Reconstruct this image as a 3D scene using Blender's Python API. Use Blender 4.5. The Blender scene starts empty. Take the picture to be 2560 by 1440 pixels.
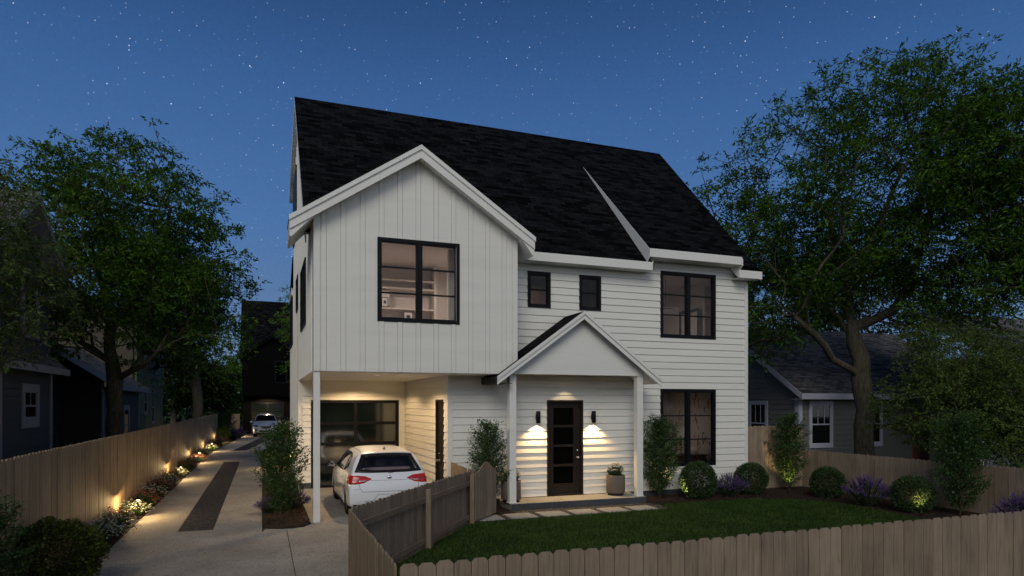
import bpy, bmesh, math, random
import numpy as np
from mathutils import Vector, Matrix, noise
from mathutils.bvhtree import BVHTree
R = math.radians
PI = math.pi
scene = bpy.context.scene
COL = scene.collection
ORG = {}
random.seed(7)

# ---------------------------------------------------------------- tagging
def tag(o, label=None, cat=None, group=None, kind=None):
    if label: o['label'] = label
    if cat: o['category'] = cat
    if group: o['group'] = group
    if kind: o['kind'] = kind
    return o

def empty(name, loc=(0, 0, 0), label=None, cat=None, group=None, rz=0.0):
    o = bpy.data.objects.new(name, None)
    o.empty_display_size = 0.2
    COL.objects.link(o)
    o.location = loc
    o.rotation_euler = (0, 0, rz)
    ORG[o.name] = Vector(loc)
    return tag(o, label, cat, group)

def link(o, parent):
    COL.objects.link(o)
    if parent is not None:
        o.parent = parent
        ORG[o.name] = ORG.get(parent.name, Vector((0, 0, 0)))
    return o

def copy_tree(o, parent=None):
    c = o.copy()
    COL.objects.link(c)
    c.parent = parent
    for ch in list(o.children):
        copy_tree(ch, c)
    return c

# ---------------------------------------------------------------- mesh builder
class MB:
    def __init__(s):
        s.v = []; s.f = []; s.uv = {}
    def add(s, vs, fs):
        n = len(s.v)
        s.v += [tuple(p) for p in vs]
        s.f += [tuple(i + n for i in f) for f in fs]
        return s
    def quad(s, a, b, c, d, uv=None):
        if uv is not None: s.uv[len(s.f)] = uv
        return s.add((a, b, c, d), ((0, 1, 2, 3),))
    def box(s, x0, x1, y0, y1, z0, z1):
        if x0 > x1: x0, x1 = x1, x0
        if y0 > y1: y0, y1 = y1, y0
        if z0 > z1: z0, z1 = z1, z0
        return s.add([(x, y, z) for z in (z0, z1) for y in (y0, y1) for x in (x0, x1)],
                     [(0, 2, 3, 1), (4, 5, 7, 6), (0, 1, 5, 4), (2, 6, 7, 3), (0, 4, 6, 2), (1, 3, 7, 5)])
    def obox(s, c, ax, ay, az):
        c, ax, ay, az = Vector(c), Vector(ax), Vector(ay), Vector(az)
        vs = [c + ax * i + ay * j + az * k for k in (-1, 1) for j in (-1, 1) for i in (-1, 1)]
        return s.add(vs, [(0, 2, 3, 1), (4, 5, 7, 6), (0, 1, 5, 4), (2, 6, 7, 3), (0, 4, 6, 2), (1, 3, 7, 5)])
    def bar(s, a, b, w, h, up=(0, 0, 1)):
        a, b = Vector(a), Vector(b)
        d = (b - a); L = d.length; d = d / L
        side = d.cross(Vector(up)).normalized()
        u = side.cross(d).normalized()
        return s.obox((a + b) / 2, d * L / 2, side * w / 2, u * h / 2)
    def prism(s, poly, ext):
        """poly: 3D points (planar), ext: extrusion vector"""
        n = len(poly); e = Vector(ext)
        vs = [Vector(p) for p in poly] + [Vector(p) + e for p in poly]
        fs = [tuple(range(n - 1, -1, -1)), tuple(range(n, 2 * n))]
        fs += [(i, (i + 1) % n, n + (i + 1) % n, n + i) for i in range(n)]
        return s.add(vs, fs)
    def tube(s, pts, rad, n=8, cap=True):
        pts = [Vector(p) for p in pts]
        if not hasattr(rad, '__len__'): rad = [rad] * len(pts)
        rings = []
        ref = None
        for i, p in enumerate(pts):
            d = (pts[min(i + 1, len(pts) - 1)] - pts[max(i - 1, 0)])
            if d.length < 1e-9: d = Vector((0, 0, 1))
            d.normalize()
            if ref is None:
                ref = d.orthogonal().normalized()
            ref = (ref - d * ref.dot(d))
            if ref.length < 1e-6: ref = d.orthogonal()
            ref.normalize()
            o = d.cross(ref)
            rings.append([p + (ref * math.cos(2 * PI * k / n) + o * math.sin(2 * PI * k / n)) * rad[i] for k in range(n)])
        vs = [q for r in rings for q in r]
        fs = []
        for i in range(len(pts) - 1):
            for k in range(n):
                a = i * n + k; b = i * n + (k + 1) % n
                fs.append((a, b, b + n, a + n))
        if cap:
            fs.append(tuple(range(n - 1, -1, -1)))
            m = (len(pts) - 1) * n
            fs.append(tuple(range(m, m + n)))
        return s.add(vs, fs)
    def lathe(s, prof, c=(0, 0, 0), n=24, axis='Z'):
        """prof: list of (r, h)"""
        vs = []
        for r, h in prof:
            for k in range(n):
                a = 2 * PI * k / n
                if axis == 'Z': vs.append((c[0] + r * math.cos(a), c[1] + r * math.sin(a), c[2] + h))
                elif axis == 'X': vs.append((c[0] + h, c[1] + r * math.cos(a), c[2] + r * math.sin(a)))
                else: vs.append((c[0] + r * math.cos(a), c[1] + h, c[2] + r * math.sin(a)))
        fs = []
        for i in range(len(prof) - 1):
            for k in range(n):
                a = i * n + k; b = i * n + (k + 1) % n
                fs.append((a, b, b + n, a + n))
        return s.add(vs, fs)
    SPLIT = {'glazing_bar', 'fascia', 'trim', 'corner_board', 'foundation', 'rear_wall', 'porch_fascia', 'bargeboard', 'gable_fascia', 'carport_ceiling', 'eave_gutter'}
    def islands(s):
        up = list(range(len(s.v)))
        def fd(i):
            while up[i] != i: up[i] = up[up[i]]; i = up[i]
            return i
        for f in s.f:
            for i in f[1:]: up[fd(i)] = fd(f[0])
        grp = {}
        for f in s.f: grp.setdefault(fd(f[0]), []).append(f)
        out = []
        for fs in grp.values():
            mp = {}; m = MB()
            for f in fs:
                for i in f:
                    if i not in mp: mp[i] = len(m.v); m.v.append(s.v[i])
                m.f.append(tuple(mp[i] for i in f))
            out.append(m)
        return out
    def build(s, name, mat, parent=None, smooth=False, bevel=0.0, fixn=True):
        if name in MB.SPLIT and parent is not None and not s.uv:
            parts = s.islands()
            if len(parts) > 1:
                return [m.build(name, mat, parent, smooth, bevel, fixn) for m in parts][0]
        me = bpy.data.meshes.new(name)
        off = ORG.get(parent.name, Vector((0, 0, 0))) if parent is not None else Vector((0, 0, 0))
        me.from_pydata([(v[0] - off.x, v[1] - off.y, v[2] - off.z) for v in s.v], [], s.f)
        if s.uv:
            lay = me.uv_layers.new(name='UVMap')
            for pi, p in enumerate(me.polygons):
                if pi in s.uv:
                    for li, w in zip(p.loop_indices, s.uv[pi]): lay.data[li].uv = w
        me.materials.append(mat)
        if fixn:
            bm = bmesh.new(); bm.from_mesh(me)
            bmesh.ops.recalc_face_normals(bm, faces=bm.faces)
            bm.to_mesh(me); bm.free()
        if smooth:
            me.polygons.foreach_set('use_smooth', [True] * len(me.polygons))
        me.update()
        o = bpy.data.objects.new(name, me)
        link(o, parent)
        if bevel:
            m = o.modifiers.new('edge', 'BEVEL'); m.width = bevel; m.segments = 2; m.limit_method = 'ANGLE'
        return o

def np_mesh(name, V, F, mat, parent=None, smooth=False, attr=None):
    V = np.asarray(V, dtype=np.float32); F = np.asarray(F, dtype=np.int32)
    me = bpy.data.meshes.new(name)
    k = F.shape[1]
    me.vertices.add(len(V)); me.vertices.foreach_set('co', V.ravel())
    me.loops.add(F.size); me.loops.foreach_set('vertex_index', F.ravel())
    me.polygons.add(len(F))
    me.polygons.foreach_set('loop_start', np.arange(0, F.size, k, dtype=np.int32))
    if smooth: me.polygons.foreach_set('use_smooth', np.ones(len(F), dtype=bool))
    me.update(calc_edges=True); me.validate()
    me.materials.append(mat)
    o = bpy.data.objects.new(name, me)
    return link(o, parent)

# ---------------------------------------------------------------- materials
class NT:
    def __init__(s, name):
        s.m = bpy.data.materials.new(name); s.m.use_nodes = True
        s.t = s.m.node_tree; s.n = s.t.nodes
        s.b = s.n['Principled BSDF']; s.out = s.n['Material Output']
    def node(s, typ, **kw):
        nd = s.n.new(typ)
        for k, v in kw.items():
            if k in nd.inputs: nd.inputs[k].default_value = v
            else: setattr(nd, k, v)
        return nd
    def ln(s, a, b): s.t.links.new(a, b)
    def tex(s, kind='Object'):
        return s.node('ShaderNodeTexCoord').outputs[kind]
    def mapped(s, src, scale):
        mp = s.node('ShaderNodeMapping'); mp.inputs['Scale'].default_value = scale
        s.ln(src, mp.inputs['Vector']); return mp.outputs[0]
    def noise(s, vec, scale, detail=3, rough=.55):
        nd = s.node('ShaderNodeTexNoise'); nd.inputs['Scale'].default_value = scale
        nd.inputs['Detail'].default_value = detail; nd.inputs['Roughness'].default_value = rough
        if vec is not None: s.ln(vec, nd.inputs['Vector'])
        return nd.outputs['Fac']
    def ramp(s, fac, stops):
        nd = s.node('ShaderNodeValToRGB'); cr = nd.color_ramp
        while len(cr.elements) < len(stops): cr.elements.new(.5)
        for e, (p, c) in zip(cr.elements, stops):
            e.position = p; e.color = (c[0], c[1], c[2], 1) if hasattr(c, '__len__') else (c, c, c, 1)
        s.ln(fac, nd.inputs[0]); return nd.outputs[0]
    def mix(s, fac, a, b, mode='MIX'):
        nd = s.node('ShaderNodeMix', data_type='RGBA', blend_type=mode)
        for idx, val in ((0, fac), (6, a), (7, b)):
            if hasattr(val, 'is_output') or isinstance(val, bpy.types.NodeSocket): s.ln(val, nd.inputs[idx])
            elif idx == 0: nd.inputs[0].default_value = val
            else: nd.inputs[idx].default_value = (val[0], val[1], val[2], 1)
        return nd.outputs[2]
    def math(s, op, a, b=0.0):
        nd = s.node('ShaderNodeMath', operation=op)
        for i, val in enumerate((a, b)):
            if isinstance(val, bpy.types.NodeSocket): s.ln(val, nd.inputs[i])
            else: nd.inputs[i].default_value = val
        return nd.outputs[0]
    def bump(s, h, strength=.3, dist=.01):
        nd = s.node('ShaderNodeBump'); nd.inputs['Strength'].default_value = strength
        nd.inputs['Distance'].default_value = dist
        s.ln(h, nd.inputs['Height']); s.ln(nd.outputs[0], s.b.inputs['Normal']); return nd
    def col(s, c):
        if isinstance(c, bpy.types.NodeSocket): s.ln(c, s.b.inputs['Base Color'])
        else: s.b.inputs['Base Color'].default_value = (c[0], c[1], c[2], 1)
    def set(s, rough=.5, spec=.5, metal=0.0):
        s.b.inputs['Roughness'].default_value = rough
        s.b.inputs['Specular IOR Level'].default_value = spec
        s.b.inputs['Metallic'].default_value = metal
        return s

def simple(name, c, rough=.5, spec=.4, metal=0.0, var=.12, scale=4.0, bump=0.0, bscale=60):
    t = NT(name); t.set(rough, spec, metal)
    co = t.tex()
    f = t.noise(co, scale, 4)
    lo = [x * (1 - var) for x in c]; hi = [min(1, x * (1 + var)) for x in c]
    t.col(t.ramp(f, [(.3, lo), (.7, hi)]))
    if bump: t.bump(t.noise(co, bscale, 3), bump, .01)
    return t.m

def paint(name, c, rough=.45):
    """painted timber: faint streaks, dirt toward nothing in particular, fine grain bump"""
    t = NT(name); t.set(rough, .35)
    co = t.tex()
    f = t.noise(t.mapped(co, (.5, .5, 3)), 1.3, 5)
    g = t.noise(t.mapped(co, (3, 3, 60)), 2.0, 3)
    c1 = t.ramp(f, [(.3, [x * .94 for x in c]), (.55, [x * .985 for x in c]), (.7, c)])
    t.col(t.mix(.06, c1, t.ramp(g, [(.4, (.5, .5, .48)), (.6, (.8, .8, .8))]), 'MULTIPLY'))
    t.bump(t.noise(t.mapped(co, (2, 2, 40)), 4, 3), .08, .004)
    return t.m

def wood(name, dark, light, vert=True, scale=1.0):
    t = NT(name); t.set(.75, .2)
    co = t.tex()
    geo = t.node('ShaderNodeNewGeometry')
    rnd = geo.outputs['Random Per Island']
    add = t.node('ShaderNodeVectorMath', operation='ADD')
    cmb = t.node('ShaderNodeCombineXYZ')
    r7 = t.math('MULTIPLY', rnd, 37.0)
    for i in range(3): t.ln(r7, cmb.inputs[i])
    t.ln(co, add.inputs[0]); t.ln(cmb.outputs[0], add.inputs[1])
    v = t.mapped(add.outputs[0], (22 * scale, 22 * scale, 1.3 * scale) if vert else (1.5 * scale, 1.5 * scale, 22 * scale))
    dist = t.node('ShaderNodeTexNoise'); dist.inputs['Scale'].default_value = 1.6; dist.inputs['Detail'].default_value = 5
    dist.inputs['Distortion'].default_value = 1.1
    t.ln(v, dist.inputs['Vector'])
    grain = dist.outputs['Fac']
    base = t.ramp(grain, [(.25, dark), (.55, light), (.8, [x * 1.12 for x in light])])
    tone = t.ramp(rnd, [(0, (.80, .79, .78)), (.5, (.94, .94, .94)), (1, (1.07, 1.05, 1.03))])
    blotch = t.ramp(t.noise(co, 1.7, 4), [(.3, (.8, .8, .8)), (.7, (1.05, 1.05, 1.05))])
    c = t.mix(1.0, base, tone, 'MULTIPLY')
    t.col(t.mix(1.0, c, blotch, 'MULTIPLY'))
    t.bump(grain, .25, .004)
    return t.m

def shingle(name, c0, c1, bw=.30, bh=.14):
    t = NT(name); t.set(.9, .15)
    uv = t.tex('UV')
    br = t.node('ShaderNodeTexBrick'); br.offset = .5; br.offset_frequency = 2
    for k, v in (('Color1', (0, 0, 0, 1)), ('Color2', (1, 1, 1, 1)), ('Mortar', (.0, .0, .0, 1)), ('Scale', 1.0), ('Mortar Size', .006),
                 ('Bias', 0.0), ('Brick Width', bw), ('Row Height', bh)):
        br.inputs[k].default_value = v
    wob = t.node('ShaderNodeVectorMath', operation='ADD')
    t.ln(uv, wob.inputs[0])
    nz = t.node('ShaderNodeTexNoise'); nz.inputs['Scale'].default_value = 1.1
    t.ln(uv, nz.inputs['Vector'])
    sc = t.node('ShaderNodeVectorMath', operation='SCALE'); sc.inputs['Scale'].default_value = .02
    t.ln(nz.outputs['Color'], sc.inputs[0]); t.ln(sc.outputs[0], wob.inputs[1])
    t.ln(wob.outputs[0], br.inputs['Vector'])
    # laminated tabs: a second, wider brick layer picks darker patches
    b2 = t.node('ShaderNodeTexBrick'); b2.offset = .37; b2.offset_frequency = 2
    for k, v in (('Color1', (0, 0, 0, 1)), ('Color2', (1, 1, 1, 1)), ('Mortar', (.3, .3, .3, 1)), ('Scale', 1.0), ('Mortar Size', .0),
                 ('Brick Width', bw * 1.73), ('Row Height', bh)):
        b2.inputs[k].default_value = v
    t.ln(wob.outputs[0], b2.inputs['Vector'])
    f = t.ramp(t.mix(.38, br.outputs['Color'], b2.outputs['Color']), [(.2, 0.0), (.8, 1.0)])
    speck = t.noise(uv, 160, 2)
    c = t.ramp(f, [(0, c0), (.5, [(a + b) / 2 for a, b in zip(c0, c1)]), (1, c1)])
    big = t.ramp(t.noise(uv, .6, 3), [(.3, (.92, .92, .92)), (.7, (1.05, 1.05, 1.05))])
    c = t.mix(1, c, big, 'MULTIPLY')
    c = t.mix(1, c, t.ramp(speck, [(.3, (.6, .6, .6)), (.7, (1.25, 1.25, 1.25))]), 'MULTIPLY')
    edge = t.ramp(br.outputs['Fac'], [(0, (1, 1, 1)), (1, (.15, .15, .15))])
    t.col(t.mix(1, c, edge, 'MULTIPLY'))
    t.set(.95, .06)
    h = t.math('ADD', t.math('MULTIPLY', f, .6), t.math('MULTIPLY', t.math('SUBTRACT', 1.0, br.outputs['Fac']), .5))
    t.bump(h, .9, .012)
    return t.m

def concrete(name, c, speck=.35, rough=.85, sscale=130):
    t = NT(name); t.set(rough, .25)
    co = t.tex()
    fine = t.noise(co, sscale, 2, .7)
    vor = t.node('ShaderNodeTexVoronoi'); vor.inputs['Scale'].default_value = sscale * .55
    t.ln(co, vor.inputs['Vector'])
    big = t.noise(co, .7, 5)
    med = t.noise(co, 6, 4)
    a = t.ramp(fine, [(.25, [x * (1 - speck) for x in c]), (.75, [x * (1 + speck) for x in c])])
    b = t.ramp(big, [(.3, (.72, .71, .70)), (.7, (1.1, 1.1, 1.1))])
    d = t.ramp(med, [(.3, (.9, .9, .9)), (.7, (1.05, 1.05, 1.05))])
    pep = t.ramp(vor.outputs['Color'], [(0, (.55, .55, .55)), (.25, (1, 1, 1)), (.85, (1, 1, 1)), (1, (1.3, 1.3, 1.3))])
    x = t.mix(1, a, b, 'MULTIPLY'); x = t.mix(1, x, d, 'MULTIPLY'); x = t.mix(1, x, pep, 'MULTIPLY')
    t.col(x); t.bump(fine, .25, .004)
    return t.m

def gravel_mat(name, cols, scale=38):
    t = NT(name); t.set(.85, .25)
    co = t.tex()
    v = t.node('ShaderNodeTexVoronoi'); v.inputs['Scale'].default_value = scale; v.inputs['Randomness'].default_value = 1
    t.ln(co, v.inputs['Vector'])
    e = t.node('ShaderNodeTexVoronoi', feature='DISTANCE_TO_EDGE'); e.inputs['Scale'].default_value = scale
    t.ln(co, e.inputs['Vector'])
    sep = t.node('ShaderNodeSeparateColor'); t.ln(v.outputs['Color'], sep.inputs[0])
    c = t.ramp(sep.outputs[0], [(i / (len(cols) - 1), k) for i, k in enumerate(cols)])
    gap = t.ramp(e.outputs['Distance'], [(0, (.12, .12, .12)), (.12, (1, 1, 1))])
    t.col(t.mix(1, c, gap, 'MULTIPLY'))
    t.bump(t.ramp(e.outputs['Distance'], [(0, 0.0), (.3, 1.0)]), 1.0, .02)
    return t.m

def leaf_mat(name, cols, trans=.35, clump=1.2, rough=.5):
    t = NT(name); t.set(rough, .3)
    geo = t.node('ShaderNodeNewGeometry')
    r = geo.outputs['Random Per Island']
    co = t.tex()
    cl = t.noise(co, clump, 2)
    f = t.math('ADD', t.math('MULTIPLY', r, .55), t.math('MULTIPLY', t.math('SUBTRACT', cl, .28), 1.05))
    c = t.ramp(f, [(i / (len(cols) - 1), k) for i, k in enumerate(cols)])
    t.col(c)
    tr = t.node('ShaderNodeBsdfTranslucent'); t.ln(c, tr.inputs['Color'])
    mx = t.node('ShaderNodeMixShader'); mx.inputs[0].default_value = trans
    t.ln(t.b.outputs[0], mx.inputs[1]); t.ln(tr.outputs[0], mx.inputs[2])
    t.ln(mx.outputs[0], t.out.inputs['Surface'])
    return t.m

def glass_mat(name, tint=(.9, .93, .92), refl=.06, wav=.02, rough=.0):
    t = NT(name)
    co = t.tex()
    tr = t.node('ShaderNodeBsdfTransparent'); tr.inputs[0].default_value = (*tint, 1)
    gl = t.node('ShaderNodeBsdfGlossy'); gl.inputs['Roughness'].default_value = rough
    bp = t.node('ShaderNodeBump'); bp.inputs['Strength'].default_value = wav; bp.inputs['Distance'].default_value = .05
    t.ln(t.noise(co, 2.2, 2), bp.inputs['Height']); t.ln(bp.outputs[0], gl.inputs['Normal'])
    fr = t.node('ShaderNodeFresnel'); fr.inputs['IOR'].default_value = 1.5
    f = t.math('ADD', t.math('MULTIPLY', fr.outputs[0], 1.2), refl)
    mx = t.node('ShaderNodeMixShader'); t.ln(f, mx.inputs[0])
    t.ln(tr.outputs[0], mx.inputs[1]); t.ln(gl.outputs[0], mx.inputs[2])
    t.ln(mx.outputs[0], t.out.inputs['Surface'])
    return t.m

def emit_mat(name, c, s):
    t = NT(name)
    e = t.node('ShaderNodeEmission'); e.inputs[0].default_value = (*c, 1); e.inputs[1].default_value = s
    t.ln(e.outputs[0], t.out.inputs['Surface'])
    return t.m

M = {}
M['white'] = paint('white_paint', (.86, .838, .77))
M['white_trim'] = paint('white_trim_paint', (.86, .845, .79))
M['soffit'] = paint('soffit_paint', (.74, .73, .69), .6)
M['black_metal'] = simple('black_frame_paint', (.006, .0065, .008), .45, .18, 0, .15)
M['black_door'] = simple('dark_bronze_door_paint', (.020, .015, .0125), .5, .2, 0, .12)
M['roof'] = shingle('black_roof_shingles', (.002, .002, .0023), (.0150, .0150, .0175), .31, .14)
M['roof_grey'] = shingle('grey_roof_shingles', (.075, .072, .076), (.21, .20, .195), .3, .13)
M['roof_edge'] = simple('black_drip_edge', (.012, .012, .013), .5)
M['glass'] = glass_mat('window_glass', (.88, .87, .86), -.02, .10)
M['dark_glass'] = NT('dark_window_glass').set(.03, .5).m
M['dark_glass'].node_tree.nodes['Principled BSDF'].inputs['Base Color'].default_value = (.004, .005, .006, 1)
M['black_glass'] = NT('black_door_glass').set(.12, .2).m
M['black_glass'].node_tree.nodes['Principled BSDF'].inputs['Base Color'].default_value = (.002, .002, .002, 1)
def frosted():
    t = NT('frosted_garage_glass'); t.set(.07, .9)
    t.col((.004, .007, .005)); co = t.tex()
    t.b.inputs['IOR'].default_value = 1.75
    t.bump(t.noise(co, 90, 2), .02, .01)
    return t.m
M['frost'] = frosted()
M['concrete'] = concrete('driveway_concrete', (.375, .345, .305), .55, .85, 42)
M['slab'] = concrete('porch_concrete', (.33, .315, .29), .25)
M['paver'] = concrete('paver_concrete', (.40, .385, .37), .18)
M['footing'] = concrete('grey_foundation_stucco', (.075, .078, .088), .4, .9, 90)
M['gravel'] = gravel_mat('dark_gravel', [(.012, .014, .020), (.036, .040, .054), (.085, .093, .118), (.024, .027, .037)], 26)
M['pebble'] = gravel_mat('grey_pebbles', [(.06, .055, .05), (.14, .125, .11), (.22, .20, .18), (.09, .085, .08)], 30)
M['joint'] = simple('dark_joint', (.03, .028, .026), .9)
M['mulch'] = gravel_mat('brown_mulch', [(.030, .018, .011), (.055, .033, .020), (.085, .052, .032), (.04, .026, .017)], 28)
M['dirt'] = simple('dark_yard_soil', (.035, .040, .018), .95, .1, 0, .5, 1.5, .6, 20)
M['fence'] = wood('weathered_cedar', (.22, .168, .120), (.335, .258, .186))
M['fence_h'] = wood('weathered_cedar_rails', (.165, .126, .09), (.265, .203, .148), False)
M['fence_tan'] = wood('tan_cedar', (.225, .165, .104), (.33, .245, .156))
M['steel'] = simple('brushed_steel', (.6, .6, .58), .25, .5, 1.0, .05)
M['bark'] = None
def bark():
    t = NT('grey_brown_bark'); t.set(.9, .15); co = t.tex()
    n1 = t.noise(t.mapped(co, (9, 9, 1.6)), 2.2, 6, .65)
    n2 = t.noise(co, 1.3, 3)
    c = t.ramp(n1, [(.3, (.030, .024, .018)), (.6, (.125, .105, .082)), (.8, (.17, .15, .12))])
    moss = t.mix(t.ramp(n2, [(.45, 0.0), (.7, .55)]), c, (.045, .06, .02))
    t.col(moss); t.bump(n1, .9, .03)
    return t.m
M['bark'] = bark()
M['twig'] = simple('brown_stems', (.07, .042, .022), .8, .2, 0, .2)
M['leaf_maple'] = leaf_mat('broad_tree_leaves', [(.010, .024, .004), (.035, .085, .007), (.085, .185, .012), (.15, .29, .02)], .40, .7)
M['leaf_olive'] = leaf_mat('olive_tree_leaves', [(.030, .052, .012), (.075, .120, .025), (.13, .195, .042), (.19, .25, .06)], .35, .9)
M['leaf_bright'] = leaf_mat('bright_tree_leaves', [(.05, .11, .012), (.12, .25, .02), (.20, .34, .03)], .45, .8)
M['leaf_dark'] = leaf_mat('dark_tree_leaves', [(.010, .022, .006), (.022, .048, .010), (.04, .08, .015)], .25, .6)
M['leaf_shrub'] = leaf_mat('glossy_shrub_leaves', [(.018, .042, .012), (.036, .082, .020), (.060, .125, .03), (.09, .16, .045)], .28, 2.5, .38)
M['leaf_box'] = leaf_mat('boxwood_leaves', [(.016, .034, .012), (.036, .070, .022), (.062, .105, .034), (.085, .135, .05)], .2, 4, .45)
M['leaf_hedge'] = leaf_mat('golden_hedge_leaves', [(.022, .032, .006), (.055, .075, .012), (.10, .13, .02), (.15, .18, .035)], .25, 3, .5)
M['leaf_grey'] = leaf_mat('grey_green_stems', [(.03, .042, .025), (.055, .075, .04), (.085, .11, .06)], .2, 4)
M['petal_purple'] = leaf_mat('lavender_flowers', [(.055, .028, .11), (.11, .06, .21), (.17, .10, .30), (.22, .14, .36)], .2, 6)
M['petal_white'] = leaf_mat('white_petals', [(.45, .45, .42), (.62, .62, .58), (.75, .75, .7)], .3, 6)
M['petal_pink'] = leaf_mat('pink_petals', [(.30, .06, .08), (.42, .12, .14), (.5, .25, .25)], .3, 6)
M['grass'] = leaf_mat('lawn_blades', [(.018, .042, .005), (.038, .078, .009), (.058, .110, .014), (.08, .13, .022)], .3, 1.2, .5)
M['pot'] = simple('taupe_planter', (.155, .125, .105), .6, .3, 0, .06, 3, .05, 120)
M['room'] = simple('warm_room_paint', (.66, .59, .545), .8, .2, 0, .04)
M['room_dark'] = simple('brown_room_panel', (.28, .19, .14), .7, .2, 0, .15)
M['room_white'] = simple('cream_joinery', (.70, .62, .55), .6, .3, 0, .04)
M['furn'] = simple('dark_wood_furniture', (.05, .03, .02), .4, .4, 0, .2)
M['fabric'] = simple('pale_lamp_fabric', (.68, .62, .58), .9, .1, 0, .05)
M['ink'] = simple('dark_picture_ink', (.05, .06, .09), .6)
M['curtain'] = simple('brown_curtain_cloth', (.30, .20, .14), .9, .1, 0, .2)
# ================================================================ walls, windows
def plane_fn(org, ud, out):
    o, u, n = Vector(org), Vector(ud), Vector(out)
    return lambda a, z, off=0.0: o + u * a + n * off + Vector((0, 0, z))

def clear(holes, u, z):
    for (a, b, c, d) in holes:
        if a + 1e-5 < u < b - 1e-5 and c + 1e-5 < z < d - 1e-5: return False
    return True

def wall_core(mb, P, u0, u1, z0, z1, holes, t=.15):
    us = sorted({u0, u1, *[min(max(h[i], u0), u1) for h in holes for i in (0, 1)]})
    zs = sorted({z0, z1, *[min(max(h[i], z0), z1) for h in holes for i in (2, 3)]})
    def solid(i, j):
        if i < 0 or j < 0 or i >= len(us) - 1 or j >= len(zs) - 1: return False
        return clear(holes, (us[i] + us[i + 1]) / 2, (zs[j] + zs[j + 1]) / 2)
    for i in range(len(us) - 1):
        for j in range(len(zs) - 1):
            if not solid(i, j): continue
            a, b, c, d = us[i], us[i + 1], zs[j], zs[j + 1]
            mb.quad(P(a, c), P(b, c), P(b, d), P(a, d))
            mb.quad(P(a, c, -t), P(a, d, -t), P(b, d, -t), P(b, c, -t))
            if not solid(i - 1, j): mb.quad(P(a, c), P(a, d), P(a, d, -t), P(a, c, -t))
            if not solid(i + 1, j): mb.quad(P(b, c), P(b, c, -t), P(b, d, -t), P(b, d))
            if not solid(i, j - 1): mb.quad(P(a, c), P(a, c, -t), P(b, c, -t), P(b, c))
            if not solid(i, j + 1): mb.quad(P(a, d), P(b, d), P(b, d, -t), P(a, d, -t))

def lap_siding(mb, P, u0, u1, z0, z1, holes, e=.183, proud=.022, top=None):
    """lapped boards, each a slanted face with a lip; top(u) optional roofline is handled by the caller with short strips"""
    r = 0
    while z0 + r * e < z1 - 1e-4:
        za = z0 + r * e; zb = min(za + e, z1)
        cuts = sorted({za, zb, *[h[i] for h in holes for i in (2, 3) if za < h[i] < zb]})
        off = lambda z: .004 + proud * (1 - (z - za) / e)
        for c, d in zip(cuts, cuts[1:]):
            us = sorted({u0, u1, *[min(max(h[i], u0), u1) for h in holes if h[2] < d - 1e-5 and h[3] > c + 1e-5 for i in (0, 1)]})
            for a, b in zip(us, us[1:]):
                if b - a < 1e-4 or not clear(holes, (a + b) / 2, (c + d) / 2): continue
                e1 = .006 if abs(d - zb) < 1e-6 and zb - za > .1 else 0.0
                mb.quad(P(a, c, off(c)), P(b, c, off(c)), P(b, d - e1, off(d)), P(a, d - e1, off(d)))
                if e1:
                    mb.quad(P(a, d - e1, off(d)), P(b, d - e1, off(d)), P(b, d - e1, -.0), P(a, d - e1, -.0))
                if c == za: mb.quad(P(a, c, .0), P(b, c, .0), P(b, c, off(c)), P(a, c, off(c)))
        r += 1

def window(parent, P, u0, u1, z0, z1, cols=2, rows=3, proud=.035, fw=.075, mw=.10, mt=.032, pane=None, frame=None):
    """black window: frame mesh as the part, panes and glazing bars as sub-parts"""
    f = MB()
    def bx(a, b, c, d, o0, o1, mb):
        p = [P(x, z, o) for o in (o0, o1) for z in (c, d) for x in (a, b)]
        mb.add(p, [(0, 2, 3, 1), (4, 5, 7, 6), (0, 1, 5, 4), (2, 6, 7, 3), (0, 4, 6, 2), (1, 3, 7, 5)])
    bx(u0, u0 + fw, z0, z1, -.08, proud, f); bx(u1 - fw, u1, z0, z1, -.08, proud, f)
    bx(u0 + fw, u1 - fw, z0, z0 + fw, -.08, proud - .002, f); bx(u0 + fw, u1 - fw, z1 - fw, z1, -.08, proud - .002, f)
    w = (u1 - u0 - 2 * fw - (cols - 1) * mw) / cols
    xs = []
    for i in range(cols):
        a = u0 + fw + i * (w + mw)
        xs.append((a, a + w))
        if i < cols - 1: bx(a + w, a + w + mw, z0 + fw, z1 - fw, -.08, proud - .004, f)
    # inner sash lip
    for a, b in xs:
        s = .022
        for q in ((a, a + s, z0 + fw, z1 - fw), (b - s, b, z0 + fw, z1 - fw)): bx(*q, -.07, proud - .022, f)
        for q in ((a + s, b - s, z0 + fw, z0 + fw + s), (a + s, b - s, z1 - fw - s, z1 - fw)): bx(*q, -.07, proud - .024, f)
    fo = f.build('window', frame or M['black_metal'], parent)
    bars = MB()
    for a, b in xs:
        for j in range(1, rows):
            zc = z0 + fw + (z1 - z0 - 2 * fw) * j / rows
            bx(a + .022, b - .022, zc - mt / 2, zc + mt / 2, -.05, proud - .03, bars)
    if rows > 1: bars.build('glazing_bar', frame or M['black_metal'], fo)
    g = MB()
    for a, b in xs:
        g.quad(P(a + .01, z0 + fw + .01, -.03), P(b - .01, z0 + fw + .01, -.03), P(b - .01, z1 - fw - .01, -.03), P(a + .01, z1 - fw - .01, -.03))
    g.build('pane', pane or M['glass'], fo)
    return fo

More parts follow.
